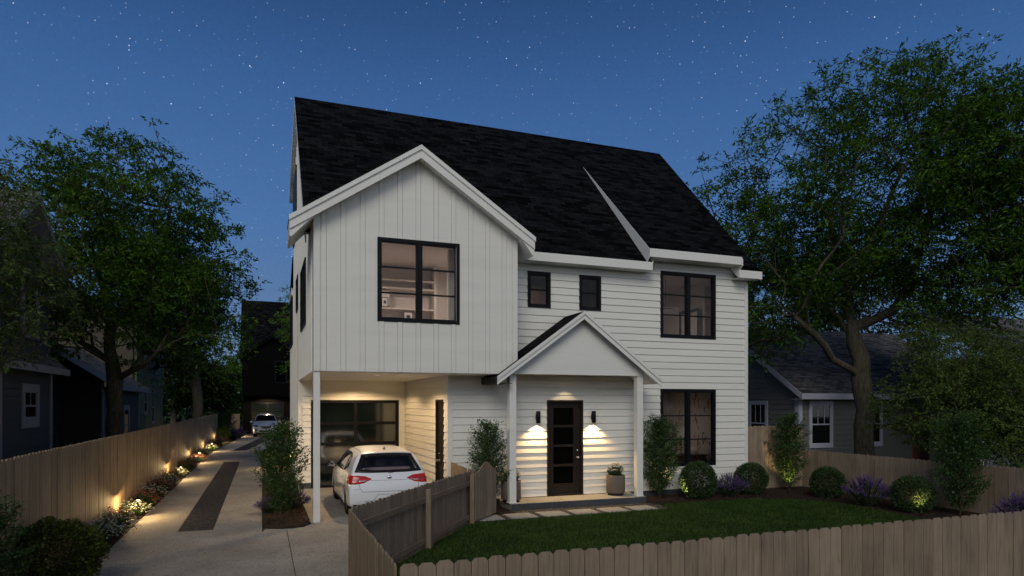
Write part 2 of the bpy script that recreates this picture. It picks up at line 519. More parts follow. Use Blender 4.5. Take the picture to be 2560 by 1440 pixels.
def roof_quad(mb, a, b, c, d):
    """a,b along the eave, c,d above b,a; uv in metres"""
    a, b, c, d = map(Vector, (a, b, c, d))
    ud = (b - a).normalized(); n = ud.cross(d - a).normalized(); vd = n.cross(ud)
    uv = [((p - a).dot(ud), (p - a).dot(vd)) for p in (a, b, c, d)]
    o = (a.x + a.y) % 1.7
    mb.quad(a, b, c, d, [(u + o, v) for u, v in uv])

# ================================================================ GROUND
def sheet(name, poly, z, mat, label, kind='structure', cat=None, thick=0):
    mb = MB()
    if thick: mb.prism([(x, y, z - thick) for x, y in poly], (0, 0, thick))
    else: mb.add([(x, y, z) for x, y in poly], [tuple(range(len(poly)))])
    o = mb.build(name, mat)
    return tag(o, label, cat or name.replace('_', ' '), None, kind)

sheet('ground', [(-250, -60), (250, -60), (250, 400), (-250, 400)], -.05, M['dirt'], 'dark bare ground under and around the houses', cat='ground')
XB, XF, XR = -2.47, -2.95, 15.2          # left bed edge, left fence, right fence
# concrete driveway as slabs with open joints
drv = MB()
J = .012
def slab(poly, z=0.0):
    drv.prism([(x, y, z - .04) for x, y in poly], (0, 0, .04))
ys = [5.0, 9.6, 13.78, 16.6, 19.35, 22.2, 25.1, 28.0, 30.99, 33.6, 36.2, 38.3]
gx0, gx1 = -1.56, -.92
for y0, y1 in zip(ys, ys[1:]):
    a, b = y0 + J / 2, y1 - J / 2
    if y1 <= 13.8:
        slab([(XB, a), (.45 - J / 2, a), (.45 - J / 2, b), (XB, b)])
        slab([(.45 + J / 2, a), (1.12, a), (1.12, min(b, 9.2)), (1.12, b)]) if y0 < 9 else slab([(.45 + J / 2, a), (1.2, a), (1.32, 9.9), (3.62, 13.0), (4.05, b), (.45 + J / 2, b)])
    elif y0 < 30.9:
        slab([(XB, a), (gx0, a), (gx0, b), (XB, b)])
        slab([(gx1, a), (-.01, a), (-.01, b), (gx1, b)])
        if y0 < 14: slab([(gx0, 13.786), (gx1, 13.786), (gx1, 14.38), (gx0, 14.38)])
    else:
        slab([(XB + (.02 if y0 > 33 else 0), a), (-.01, a), (-.01, b), (XB, b)])
# far reach of the drive, swinging toward the rear house, with its oblique gravel strip left open
slab([(-2.45, 38.31), (-1.53, 38.31), (.0, 53.7), (.0, 57.5), (-1.3, 57.5), (-1.35, 55.0)])
slab([(-.85, 38.31), (.0, 38.31), (2.2, 46), (2.6, 57.5), (.95, 57.5), (.95, 53.5)])
slab([(.005, 53.7), (.945, 53.5), (.945, 57.5), (.005, 57.5)])
# carport floor and apron
slab([(.95, 14.42), (4.15, 14.42), (4.15, 17.3), (.95, 17.3)])
slab([(.95, 17.312), (4.15, 17.312), (4.15, 20.4), (.95, 20.4)])
slab([(.0, 13.79), (4.1, 13.79), (4.15, 14.408), (.95, 14.408), (.78, 14.05), (.35, 13.98), (.05, 14.1)])
o = drv.build('driveway', M['concrete'], None, False, .004)
tag(o, 'pale speckled concrete driveway slabs running past the house to the rear garage', 'driveway', None, 'structure')
sheet('driveway_base', [(XB - .005, 5), (4.2, 5), (4.2, 20.5), (2.7, 38), (2.7, 58), (-1.4, 58), (XB - .005, 38)], -.012, M['joint'], 'dark joints between the driveway slabs', cat='ground')
g = MB(); g.prism([(gx0 + .004, 14.385, -.02), (gx1 - .004, 14.385, -.02), (gx1 - .004, 30.98, -.02), (gx0 + .004, 30.98, -.02)], (0, 0, .016))
tag(g.build('gravel', M['gravel']), 'long dark gravel strip down the middle of the driveway', 'gravel', None, 'stuff')
g = MB(); g.prism([(-1.525, 38.31, -.02), (-.855, 38.31, -.02), (.94, 53.45, -.02), (.006, 53.65, -.02)], (0, 0, .016))
tag(g.build('gravel', M['gravel']), 'oblique dark gravel strip leading to the rear garage', 'gravel', None, 'stuff')
# planting beds
bedL = [(XB, 5), (XB, 36.2), (-2.3, 41), (-1.75, 50), (-1.32, 58.5), (-4.5, 58.5), (-4.5, 52), (XF - .1, 50), (XF - .1, 5)]
sheet('planting_bed', bedL, .012, M['mulch'], 'long brown mulch bed between the long fence and the driveway', thick=.05)
cur = [(.0, 14.35)] + [(.02 + .9 * (i / 10), 14.3 - .32 * math.sin(PI * (i / 10)) ** .6) for i in range(1, 10)] + [(.94, 14.35)]
sheet('planting_bed', cur + [(.94, 20.3), (.99, 20.5), (.99, 30), (0, 30)], .025, M['mulch'], 'narrow brown mulch bed with rounded end beside the carport', thick=.06)
sheet('planting_bed', [(9.1, 14.1), (10.2, 14.0), (12.2, 13.95), (13.2, 13.2), (13.55, 12.2), (13.35, 10.2), (13.6, 8.4), (13.9, 5.8), (XR, 5.8), (XR, 15.5), (9.1, 15.5)], .02, M['mulch'], 'brown mulch bed along the garden side fence and front wall', thick=.05)
sheet('planting_bed', [(4.2, 13.95), (5.42, 14.1), (5.42, 15.4), (4.2, 15.4)], .018, M['mulch'], 'small brown mulch bed left of the porch slab', thick=.05)
# pebble path with stepping stones
g = MB(); g.prism([(4.1, 13.3, -.03), (9.1, 13.42, -.03), (9.25, 14.12, -.03), (9.1, 14.44, -.03), (5.35, 14.44, -.03), (5.2, 14.08, -.03), (4.1, 13.98, -.03)], (0, 0, .033))
tag(g.build('pebbles', M['pebble']), 'grey pebbles between the square stepping stones by the porch', 'gravel', None, 'stuff')
for i in range(6):
    x0 = 4.28 + i * .782
    st = MB(); st.prism([(x0, 13.37, -.02), (x0 + .62, 13.38, -.02), (x0 + .62, 13.98, -.02), (x0, 13.97, -.02)], (0, 0, .042))
    lab = ['pale square stepping stone beside the garden gate post', 'second pale square stepping stone counted from the gate', 'third pale square stepping stone from the gate, left of the front door', 'fourth pale square stepping stone from the gate, below the front door',
           'pale square stepping stone next to last, below the right planter', 'last pale square stepping stone, at the lawn end by the right porch post'][i]
    tag(st.build('stepping_stone', M['paver'], None, False, .006), lab, 'paving stone', 'stepping stones in front of the porch')
# ================================================================ MAIN HOUSE
YF, YW, XL, XC, XD = 14.45, 15.35, 1.0, 4.17, 13.0
house = empty('house', (7, 15.35, 0), 'large white two storey house with black shingle roof, bump-out gable and front porch', 'house')
PF = plane_fn((0, YW, 0), (1, 0, 0), (0, -1, 0))       # main front wall
PG = plane_fn((0, YF, 0), (1, 0, 0), (0, -1, 0))       # bump-out front
PL = plane_fn((XL, 0, 0), (0, 1, 0), (-1, 0, 0))       # left wall
PR = plane_fn((XC, 0, 0), (0, 1, 0), (-1, 0, 0))       # carport right wall
PB = plane_fn((0, 20.4, 0), (1, 0, 0), (0, -1, 0))     # garage wall
W1 = (2.33, 4.18, 4.30, 6.13); W2 = (6.21, 6.84, 4.93, 5.84); W3 = (7.65, 8.28, 4.93, 5.84)
W4 = (10.1, 11.91, 4.31, 6.12); W5 = (10.1, 11.91, .79, 2.91); DR = (6.74, 7.76, .18, 2.60)
holes = [W2, W3, W4, W5, DR]
mb = MB()
wall_core(mb, PF, XC, XD, .0, 6.42, holes)
lap_siding(mb, PF, XC + .1, XD - .09, .17, 6.42, holes)
mb.build('wall', M['white'], house)
# bump-out: board and batten
GA = (3.23, 7.95)
mb = MB()
wall_core(mb, PG, XL, 5.59, 3.2, 6.28, [W1])
z_at = lambda x: GA[1] + .02 - abs(x - GA[0]) * .664
mb.prism([(XL, YF, 6.28), (5.59, YF, 6.28), (5.59, YF, z_at(5.59)), (GA[0], YF, GA[1]), (XL, YF, z_at(XL))], (0, .15, 0))
def batten(u, z0, z1, P=PG, w=.1):
    p = [P(u + a, z, o) for o in (-.002, .027) for z in (z0, z1) for a in (-w / 2, w / 2)]
    mb.add(p, [(0, 2, 3, 1), (4, 5, 7, 6), (0, 1, 5, 4), (2, 6, 7, 3), (0, 4, 6, 2), (1, 3, 7, 5)])
k = 0
x = GA[0] - 5 * .405
for i in range(11):
    x = GA[0] + (i - 5) * .405
    zt = z_at(x) - .06
    if W1[0] - .05 < x < W1[1] + .05:
        batten(x, 3.2, W1[2] - .001); batten(x, W1[3] + .001, zt)
    else: batten(x, 3.2, zt)
bx_ = [XL + .13] + [GA[0] + (i - 5) * .405 for i in range(11)] + [5.59 - .13]
for i, (x0, x1) in enumerate(zip(bx_, bx_[1:])):
    a_ = x0 + (.059 if i else .010); b_ = x1 - (.059 if i < len(bx_) - 2 else .010)
    if b_ - a_ < .03: continue
    ov = min(b_, W1[1]) - max(a_, W1[0])
    for zl, zh in (((3.201, W1[2] + .01), (W1[3] - .01, None)) if ov > .1 else ((3.201, None),)):
        pts = [(a_, zl), (b_, zl)] + ([(b_, zh), (a_, zh)] if zh else [(b_, z_at(b_) - .03)] + ([(GA[0], GA[1] - .01)] if a_ < GA[0] < b_ else []) + [(a_, z_at(a_) - .03)])
        mb.prism([PG(x, z, .001) for x, z in pts], (0, -.013, 0))
for x in (XL + .065, 5.59 - .065): batten(x, 3.199, z_at(x) - .02, w=.13)
mb.build('gable_wall', M['white'], house)
# left flank (board and batten, upper over the carport, full height behind it)
LW = [(16.69, 18.77, 4.45, 6.05), (20.3, 21.4, 5.3, 6.3), (24.2, 26.0, 4.55, 6.25)]
T3 = (21.0, 23.2, 7.7, 9.75)
mb = MB()
wall_core(mb, PL, YF + .16, 20.4, 3.2, 6.45, LW)
wall_core(mb, PL, 20.401, 26.4, 0.0, 6.45, LW)
mb.prism([(XL, 15.25, 6.451), (XL, 23.9, 6.451), (XL, 23.9, 9.55), (XL, 20.1, 11.15), (XL, 15.25, 6.46)], (.15, 0, 0))
y = YF + .45
while y < 26.4:
    z0 = 3.2 if y < 20.4 else .17
    inw = [w for w in LW if w[0] - .06 < y < w[1] + .06]
    if inw:
        batten(y, z0, inw[0][2], PL); batten(y, inw[0][3], 6.45, PL)
    else: batten(y, z0, 6.45, PL)
    if 15.6 < y < 23.8: batten(y, 6.452, (11.1 - (20.1 - y) - .15) if y < 20.1 else 11.1 - (y - 20.1) * .42 - .15, PL)
    y += .405
batten(20.46, .0, 6.45, PL, .14); batten(26.33, 0, 6.45, PL, .14)
mb.build('side_wall', M['white'], house)
for w in LW: window(house, PL, *w, cols=2 if w[1] - w[0] > 1.3 else 1, rows=2, proud=.05)
f = MB(); f.box(XL - .06, XL + .02, T3[0], T3[1], T3[2], T3[3] - .0)
f.build('window', M['black_metal'], house)
# remaining shell
mb = MB()
mb.box(XD - .15, XD, YW + .15, 23.9, 0, 6.42)
mb.prism([(XD - .15, 15.36, 6.421), (XD - .15, 23.9, 6.421), (XD - .15, 23.9, 9.55), (XD - .15, 20.1, 11.15)], (.15, 0, 0))
mb.box(XL + .15, XD - .16, 23.75, 23.9, 6.5, 9.5)
mb.box(XL + .15, XD, 26.25, 26.4, 0, 6.5); mb.box(XD - .15, XD, 23.901, 26.2, 0, 6.5)
mb.box(5.44, 5.59, YF + .151, YW - .022, 3.2, 6.28)
mb.build('rear_wall', M['white'], house)
# carport walls
mb = MB()
GD = (1.34, 3.95, .0, 2.62); SD = (15.73, 16.52, .12, 2.61)
wall_core(mb, PB, XL + .16, XC, 0, 3.24, [GD])
lap_siding(mb, PB, XL + .1, XC - .02, .17, 3.22, [GD])
wall_core(mb, PR, YW + .151, 20.4, 0, 3.24, [SD])
lap_siding(mb, PR, YW + .16, 20.38, .17, 3.22, [SD])
mb.build('carport_wall', M['white'], house)
# corner boards
mb = MB()
mb.box(XC - .03, XC + .1, YW - .03, YW + .1, .17, 3.2)
mb.box(XD - .09, XD + .025, YW - .03, YW + .1, .17, 6.03)
mb.box(XC - .05, XC - .0225, 20.33, 20.38, .17, 3.22)
mb.build('corner_board', M['white_trim'], house)
# foundations
mb = MB()
mb.box(XC - .012, XD + .01, YW - .036, YW - .001, 0, .165)
mb.box(XC - .036, XC - .001, YW + .0, 15.7, 0, .165); mb.box(XC - .036, XC - .001, 16.55, 20.36, 0, .165)
mb.box(XL + .02, 1.33, 20.36, 20.399, 0, .165)
mb.box(XL - .03, XL - .001, 20.41, 26.4, 0, .165)
mb.build('foundation', M['footing'], house)
# soffits / carport ceiling
mb = MB()
mb.box(XL + .001, 5.588, YF + .001, YW - .024, 3.19, 3.205)
mb.box(XL + .001, XC - .001, YW - .023, 20.38, 3.191, 3.206)
mb.build('carport_ceiling', M['soffit'], house)
# posts
mb = MB(); mb.box(1.0, 1.135, YF + .01, YF + .145, .0, 3.19)
mb.build('carport_post', M['white_trim'], house, False, .006)
for x in (5.42, 8.87):
    mb = MB(); mb.box(x, x + .17, 14.5, 14.67, .16, 3.22)
    mb.box(x - .012, x + .182, 14.488, 14.682, .16, .19)
    mb.build('porch_post', M['white_trim'], house, False, .006)
mb = MB(); mb.box(5.44, 9.10, YF, YW - .037, 0, .158)
mb.build('porch_slab', M['slab'], house, False, .008)
mb = MB(); mb.box(5.438, 9.102, YF - .003, YF - .0005, 0.0, .15)
mb.build('slab_edge', M['footing'], house)
# ---------------- main roof
RY, RZ, EY, EZ = 20.1, 11.40, 14.98, 6.24
xl, xr = .86, 13.2
DL, DRR, DY0, DZ0 = 9.47, 12.43, 18.92, 10.18
zm = lambda y: EZ + (y - EY) * (RZ - EZ) / (RY - EY)
mb = MB()
ya = 15.36
roof_quad(mb, (xl, EY, EZ), (9.62, EY, EZ), (9.62, ya, zm(ya)), (xl, ya, zm(ya)))
roof_quad(mb, (12.45, EY, EZ), (xr, EY, EZ), (xr, ya, zm(ya)), (12.45, ya, zm(ya)))
roof_quad(mb, (xl, ya, zm(ya)), (xr, ya, zm(ya)), (xr, RY, RZ), (xl, RY, RZ))
roof_quad(mb, (xr, 24.1, RZ - 1.68), (xl, 24.1, RZ - 1.68), (xl, RY, RZ), (xr, RY, RZ))
roof_quad(mb, (xr, 26.7, 6.55), (xl + .1, 26.7, 6.55), (xl + .1, 23.92, 7.6), (xr, 23.92, 7.6))
rf = mb.build('roof', M['roof'], house)
mb = MB()   # dormer plane
roof_quad(mb, (DL, 14.88, 6.575), (DRR, 14.88, 6.575), (DRR, DY0, DZ0), (DL, DY0, DZ0))
mb.build('dormer_roof', M['roof'], house)
mb = MB()   # white cheeks, fascias, soffits of roof and dormer
th = .215
zd = lambda y: 6.575 + (y - 14.88) * (DZ0 - 6.575) / (DY0 - 14.88)
for x0, x1 in ((DL - .010, DL - .002), (DRR + .002, DRR + .03)):
    u = .004 if x0 < 11 else -.035
    mb.prism([(x0, 14.85, zd(14.85) - th), (x0, 14.99, zm(14.99) - .03), (x0, 15.36, zm(15.36) - .06), (x0, DY0 - .1, DZ0 - .15), (x0, DY0 - (0 if u > 0 else .35), DZ0 + u - (0 if u > 0 else .35)), (x0, 14.85, zd(14.85) + u)], (x1 - x0, 0, 0))
mb.box(DL - .002, DRR + .002, 14.85, 14.878, 6.57 - th, 6.572)
mb.box(DL, DRR, 14.879, YW - .022, 6.575 - th, 6.59 - th)
mb.box(5.6, 9.65, EY - .03, EY - .001, EZ - th, EZ - .003)
mb.box(5.6, 9.62, EY, YW - .022, EZ - th, EZ - th + .015)
mb.prism([(9.622, EY - .03, EZ - th), (9.622, YW - .02, EZ - th), (9.622, YW - .02, zm(YW) - .01), (9.622, EY - .03, EZ - .005)], (.028, 0, 0))
mb.box(12.42, xr + .01, EY - .03, EY - .001, EZ - th, EZ - .003)
mb.box(12.45, xr, EY, YW - .022, EZ - th, EZ - th + .015)
mb.prism([(12.42, EY - .001, EZ - th), (12.42, YW - .02, EZ - th + .28), (12.42, YW - .02, zm(YW) - .01), (12.42, EY - .001, EZ - .005)], (.028, 0, 0))
# rake boards of the left and right gable ends
for x0, x1 in ((xl, xl + .03), (xr - .03, xr)):
    mb.prism([(x0, EY, EZ - .01), (x0, RY, RZ - .012), (x0, 24.1, RZ - 1.69), (x0, 24.1, RZ - 1.93), (x0, RY, RZ - .26), (x0, EY, EZ - .24)], (x1 - x0, 0, 0))
mb.prism([(xl + .03, EY + .3, EZ + .05), (xl + .03, RY, RZ - .26), (xl + .03, 24.1, RZ - 1.93), (xl + .03, 24.1, RZ - 1.95), (xl + .03, RY, RZ - .29), (xl + .03, EY + .3, EZ + .02)], (.10, 0, 0))
mb.box(xl + .08, xl + .11, 24.2, 26.72, 6.3, 6.54)
mb.build('fascia', M['white_trim'], house)
# ---------------- bump-out roof
gy = 14.13
GX, GZ, el, er, ez = 3.23, 8.13, .50, 5.92, 6.33
sl = (GZ - ez) / (GX - el)
ze = lambda x: GZ - abs(x - GX) * sl
mb = MB()
by = lambda z: EY + (z - EZ) / ((RZ - EZ) / (RY - EY)) - .02     # where the main roof stands at height z
roof_quad(mb, (el, by(ze(el)) + .3, ze(el)), (el, gy, ze(el)), (GX, gy, GZ), (GX, by(GZ), GZ))
roof_quad(mb, (er, gy, ze(er)), (er, by(ze(er)) + .3, ze(er)), (GX, by(GZ), GZ), (GX, gy, GZ))
mb.build('gable_roof', M['roof'], house)
mb = MB()
def barge(mb, GX, GZ, el, er, ze, gy, h, t, drop=.004, foot=0.0):
    """bargeboard pair meeting at the apex, plumb cut at the eaves"""
    for e in (el, er):
        s = 1 if e < GX else -1
        mb.prism([(e, gy, ze(e) - drop), (GX, gy, GZ - drop), (GX, gy, GZ - drop - h), (e + s * foot, gy, ze(e + s * foot) - drop - h), (e, gy, ze(e) - drop - h + (0 if not foot else .0))], (0, t, 0))
barge(mb, GX, GZ, el - .0, er, ze, gy - .035, .10, .034, -.006)
barge(mb, GX, GZ, el + .012, er - .012, ze, gy - .0005, .27, .032)
# eave boxes down both sides of the bump-out
for e, w, s in ((el, XL, 1), (er, 5.59, -1)):
    yb = 15.3 if s == 1 else EY - .04
    mb.prism([(e + s * .012, gy + .033, ze(e) - .008), (e + s * .012, gy + .033, ze(e) - .40), (e + s * .05, gy + .033, ze(e) - .41), (w - s * .001, gy + .033, ze(w) - .26), (w - s * .001, gy + .033, ze(w) - .012)], (0, yb - gy - .033, 0))
mb.prism([(el + .5, gy + .033, ze(el + .5) - .20), (GX, gy + .033, GZ - .20), (er - .33, gy + .033, ze(er - .33) - .20), (er - .33, gy + .033, ze(er - .33) - .23), (GX, gy + .033, GZ - .235), (el + .5, gy + .033, ze(el + .5) - .23)], (0, YF - gy - .034, 0))
mb.build('gable_fascia', M['white_trim'], house)
# ---------------- porch roof
PX, PZ, pl, pr, pz = 7.25, 4.74, 5.02, 9.43, 3.13
zp = lambda x: PZ - abs(x - PX) * (PZ - pz) / (PX - pl if x < PX else pr - PX)
py = 14.25
mb = MB()
roof_quad(mb, (pl, py, pz), (5.1, py, zp(5.1)), (5.1, YW - .025, zp(5.1)), (pl, YW - .025, pz))
roof_quad(mb, (5.1, YF - .003, zp(5.1)), (5.1, py, zp(5.1)), (5.6, py, zp(5.6)), (5.6, YF - .003, zp(5.6)))
roof_quad(mb, (5.6, YW - .024, zp(5.6)), (5.6, py, zp(5.6)), (PX, py, PZ), (PX, YW - .024, PZ))
roof_quad(mb, (pr, py, pz), (pr, YW - .024, pz), (PX, YW - .024, PZ), (PX, py, PZ))
pf = mb.build('porch_roof', M['roof'], house)
mb = MB()
barge(mb, PX, PZ, pl, pr, zp, py - .03, .085, .028, -.005)
barge(mb, PX, PZ, pl + .01, pr - .01, zp, py - .0005, .19, .03)
mb.prism([(pr - .012, py + .03, pz - .006), (pr - .012, py + .03, pz - .12), (9.04, py + .03, pz + .15), (9.04, py + .03, zp(9.04) - .02)], (0, YW - .03 - py - .03, 0))
mb.build('bargeboard', M['white_trim'], pf)
mb = MB()
a = 5.42; b = 9.04
mb.prism([(a, 14.48, 3.21), (b, 14.48, 3.21), (b, 14.48, zp(b) - .02), (PX, 14.48, PZ - .06), (a, 14.48, zp(a) - .02)], (0, .03, 0))
mb.box(a, b, 14.511, 14.69, 3.212, 3.30)
mb.build('porch_gable_panel', M['white_trim'], pf)
mb = MB(); mb.box(a + .01, b - .01, 14.691, YW - .026, 3.235, 3.25)
mb.build('porch_ceiling', M['soffit'], pf)
mb = MB()
mb.box(pl - .03, pl + .02, py + .03, YW - .03, 2.97, 3.135)
mb.box(pl + .02, 5.4, py + .04, YW - .03, 2.97, 2.985)
mb.build('eave_gutter', M['roof_edge'], pf)
# ---------------- windows of the front
window(house, PG, *W1); window(house, PF, *W2, cols=1, rows=2, fw=.07); window(house, PF, *W3, cols=1, rows=2, fw=.07)
window(house, PF, *W4); window(house, PF, *W5)
# ---------------- front door
d = MB(); u0, u1, z0, z1 = DR
d.box(u0, u0 + .05, YW - .03, YW + .12, z0, z1); d.box(u1 - .05, u1, YW - .03, YW + .12, z0, z1)
d.box(u0 + .05, u1 - .05, YW - .028, YW + .12, z1 - .05, z1); d.box(u0, u1, YW - .045, YW + .1, z0 - .02, z0 + .015)
door = d.build('door', M['black_door'], house)
lf = MB(); a, b = u0 + .052, u1 - .052
gl = [(a + .15, b - .20, z, z + .44) for z in (.46, .96, 1.46, 1.965)]
PDoor = plane_fn((0, YW + .035, 0), (1, 0, 0), (0, -1, 0))
wall_core(lf, PDoor, a, b, z0 + .016, z1 - .052, gl, .045)
lf.build('leaf', M['black_door'], door)
pg = MB()
for q in gl: pg.quad((q[0] - .01, YW + .06, q[2] - .01), (q[1] + .01, YW + .06, q[2] - .01), (q[1] + .01, YW + .06, q[3] + .01), (q[0] - .01, YW + .06, q[3] + .01))
pg.build('door_glass', M['black_glass'], door)
kn = MB(); kx = b - .085
kn.lathe([(.0, -.075), (.025, -.072), (.034, -.055), (.030, -.038), (.014, -.03), (.014, -.008), (.034, -.006), (.034, 0)], (kx, YW + .035, 1.12), 16, 'Y')
kn.lathe([(0, -.022), (.026, -.02), (.03, -.012), (.03, 0)], (kx, YW + .035, 1.30), 16, 'Y')
kn.build('door_knob', M['steel'], door, True)
# side door in the carport
d = MB(); a, b, z0, z1 = SD
d.box(XC - .028, XC + .12, a, a + .05, z0, z1); d.box(XC - .028, XC + .12, b - .05, b, z0, z1); d.box(XC - .026, XC + .12, a + .05, b - .05, z1 - .05, z1)
sdoor = d.build('door', M['black_door'], house); sdoor['label'] = 'narrow dark side door inside the carport'
lf = MB(); lf.box(XC + .04, XC + .08, a + .051, b - .051, z0 + .01, z1 - .051)
lf.build('leaf', M['black_door'], sdoor)
kn = MB()
kn.lathe([(0, -.075), (.025, -.072), (.034, -.055), (.03, -.038), (.014, -.03), (.014, -.008), (.034, -.006), (.034, 0)], (XC + .04, b - .12, 1.06), 14, 'X')
kn.lathe([(0, -.022), (.026, -.02), (.03, -.012), (.03, 0)], (XC + .04, b - .12, 1.24), 14, 'X')
kn.build('door_knob', M['steel'], sdoor, True)
# garage door
def garage_door(parent, P, u0, u1, z1, cols, rows, frame, glass, b=.09):
    f = MB()
    def bx(a, bb, c, d, o0, o1, mb=f):
        p = [P(x, z, o) for o in (o0, o1) for z in (c, d) for x in (a, bb)]
        mb.add(p, [(0, 2, 3, 1), (4, 5, 7, 6), (0, 1, 5, 4), (2, 6, 7, 3), (0, 4, 6, 2), (1, 3, 7, 5)])
    bx(u0, u0 + b, 0.01, z1, -.1, .025); bx(u1 - b, u1, .01, z1, -.1, .025); bx(u0 + b, u1 - b, z1 - b, z1, -.1, .023); bx(u0 + b, u1 - b, .01, .08, -.06, -.01)
    w = (u1 - u0 - 2 * b)
    zs = [(.08 + (z1 - b - .08) * i / rows) for i in range(rows + 1)]
    for i in range(1, rows): bx(u0 + b, u1 - b, zs[i] - .045, zs[i] + .045, -.06, -.012)
    for i in range(1, cols): bx(u0 + b + w * i / cols - .045, u0 + b + w * i / cols + .045, .08, z1 - b, -.06, -.0145)
    go = f.build('garage_door', frame, parent)
    g = MB()
    g.quad(P(u0 + .05, .05, -.045), P(u1 - .05, .05, -.045), P(u1 - .05, z1 - .05, -.045), P(u0 + .05, z1 - .05, -.045))
    g.build('garage_glass', glass, go)
    return go
garage_door(house, PB, *GD[:2], GD[3], 2, 4, M['black_metal'], M['frost'])

# ================================================================ ROOMS behind the windows
def room(x0, x1, y0, y1, z0, z1, mat):
    r = MB(); q = r.quad
    q((x0, y1, z0), (x1, y1, z0), (x1, y1, z1), (x0, y1, z1)); q((x0, y0, z0), (x0, y1, z0), (x0, y1, z1), (x0, y0, z1))
    q((x1, y0, z0), (x1, y0, z1), (x1, y1, z1), (x1, y1, z0)); q((x0, y0, z1), (x0, y1, z1), (x1, y1, z1), (x1, y0, z1)); q((x0, y0, z0), (x1, y0, z0), (x1, y1, z0), (x0, y1, z0))
    return r.build('room_lining', mat, house, fixn=False)
def lamp(name, typ, loc, energy, col, parent=None, size=.05, rot=None, angle=None, blend=.3):
    l = bpy.data.lights.new(name, typ); l.energy = energy; l.color = col
    if typ in ('POINT', 'SPOT'): l.shadow_soft_size = size
    if typ == 'SPOT': l.spot_size = R(angle); l.spot_blend = blend
    o = bpy.data.objects.new(name, l); COL.objects.link(o)
    if parent is not None:
        o.parent = parent; o.location = Vector(loc) - ORG.get(parent.name, Vector((0, 0, 0)))
    else: o.location = loc
    if rot: o.rotation_euler = rot
    return o
WARM = (1.0, .74, .46)
ROOMC = (1.0, .88, .80)
def ceiling_light(x, y, z, e, col=ROOMC):
    c = MB(); c.lathe([(0, 0), (.055, 0), (.07, -.012), (.05, -.012), (0, -.006)], (x, y, z), 16)
    p = c.build('ceiling_light', M['room_white'], house)
    lamp('room_bulb', 'SPOT', (x, y, z - .02), e, col, p, .05, (0, 0, 0), 168, .6)
room(1.17, 5.42, YF + .16, 17.85, 3.3, 6.22, M['room'])
room(5.72, 9.4, YW + .16, 18.2, 3.3, 6.22, M['room_dark'])
room(9.45, 12.83, YW + .16, 20.2, 3.3, 6.30, M['room'])
room(9.45, 12.83, YW + .16, 20.2, .18, 3.08, M['room'])
ceiling_light(2.2, 16.2, 6.21, 85); ceiling_light(4.6, 16.0, 6.21, 85)
ceiling_light(10.7, 17.4, 6.29, 38); ceiling_light(7.3, 17.4, 6.21, 12)
ceiling_light(11.0, 17.8, 3.07, 26)
# library wall in the library room
bk = empty('bookcase', (3.3, 17.6, 3.3), 'cream built-in bookcase across the room behind the big upper window', 'bookcase')
m = MB(); m.box(1.2, 4.35, 17.5, 17.84, 3.31, 4.72); m.build('cabinet', M['room_white'], bk, False, .004)
m = MB(); m.box(1.2, 3.15, 17.52, 17.84, 5.12, 5.50); m.build('wall_cupboard', M['room_white'], bk, False, .004)
for z in (5.02, 5.56, 5.78):
    m = MB(); m.box(1.2, 4.35, 17.5, 17.84, z, z + .04); m.build('shelf', M['room_white'], bk)
m = MB(); m.box(4.35, 4.42, 17.48, 17.84, 3.31, 6.2); m.build('side_panel', M['room_white'], bk)
def frame_pic(x, y, z, w, h, lab, par=None):
    t = empty('picture_frame', (x, y, z), lab, 'picture frame', 'framed pictures in the upper room')
    m = MB(); m.box(x - w / 2, x + w / 2, y, y + .02, z, z + h); m.build('frame', M['ink'], t)
    m = MB(); m.box(x - w / 2 + .02, x + w / 2 - .02, y - .004, y - .001, z + .02, z + h - .02); m.build('mount', M['room_white'], t)
    m = MB(); m.box(x - w / 5, x + w / 5, y - .008, y - .005, z + h * .35, z + h * .65); m.build('print', M['ink'], t)
frame_pic(2.42, 17.55, 4.722, .24, .29, 'left of the two framed prints leaning together on the cabinet')
frame_pic(2.72, 17.56, 4.722, .27, .26, 'framed print with dark border leaning against its left neighbour')
frame_pic(3.66, 17.56, 4.722, .25, .25, 'small framed print beside the twig ornament')
frame_pic(3.02, 17.49, 5.062, .18, .26, 'framed print standing high on the middle shelf')
tw = empty('twig_ornament', (3.98, 17.6, 4.72), 'white branching twig ornament on the cabinet top', 'ornament')
m = MB()
for a in ((0, .22), (-.10, .3), (.12, .28)): m.tube([(3.98, 17.6, 4.722), (3.98, 17.6, 4.86), (3.98 + a[0], 17.6, 4.72 + a[1]), (3.98 + a[0] * 1.7, 17.6, 4.74 + a[1] * 1.2)], .006, 5)
m.build('branch', M['petal_white'], tw); m = MB(); m.lathe([(.04, 0), (.04, .01), (.01, .015)], (3.98, 17.6, 4.721), 12); m.build('base', M['petal_white'], tw)
for x, n, lab in ((2.75, 3, 'short flat stack of pale books on the high shelf'),):
    m = MB()
    for i in range(n): m.box(x - .12 + .01 * i, x + .12 - .012 * i, 17.55, 17.72, 5.602 + i * .03, 5.628 + i * .03)
    tag(m.build('book_stack', M['room_white']), lab, 'books')
m = MB(); m.lathe([(.0, 0), (.07, .0), (.10, .05), (.09, .1), (.05, .13), (0, .13)], (2.36, 17.65, 5.601), 16)
tag(m.build('vase', M['ink'], None, True), 'round dark blue vase on the high shelf', 'vase')
sf = empty('sofa', (3.0, 15.6, 3.3), 'pale sofa back below the big upper window', 'sofa')
m = MB(); m.box(2.1, 4.1, 15.5, 15.75, 3.31, 4.33); m.build('backrest', M['fabric'], sf, False, .04)
m = MB(); m.box(2.1, 4.1, 15.751, 16.35, 3.31, 3.75); m.build('seat', M['fabric'], sf, False, .04)
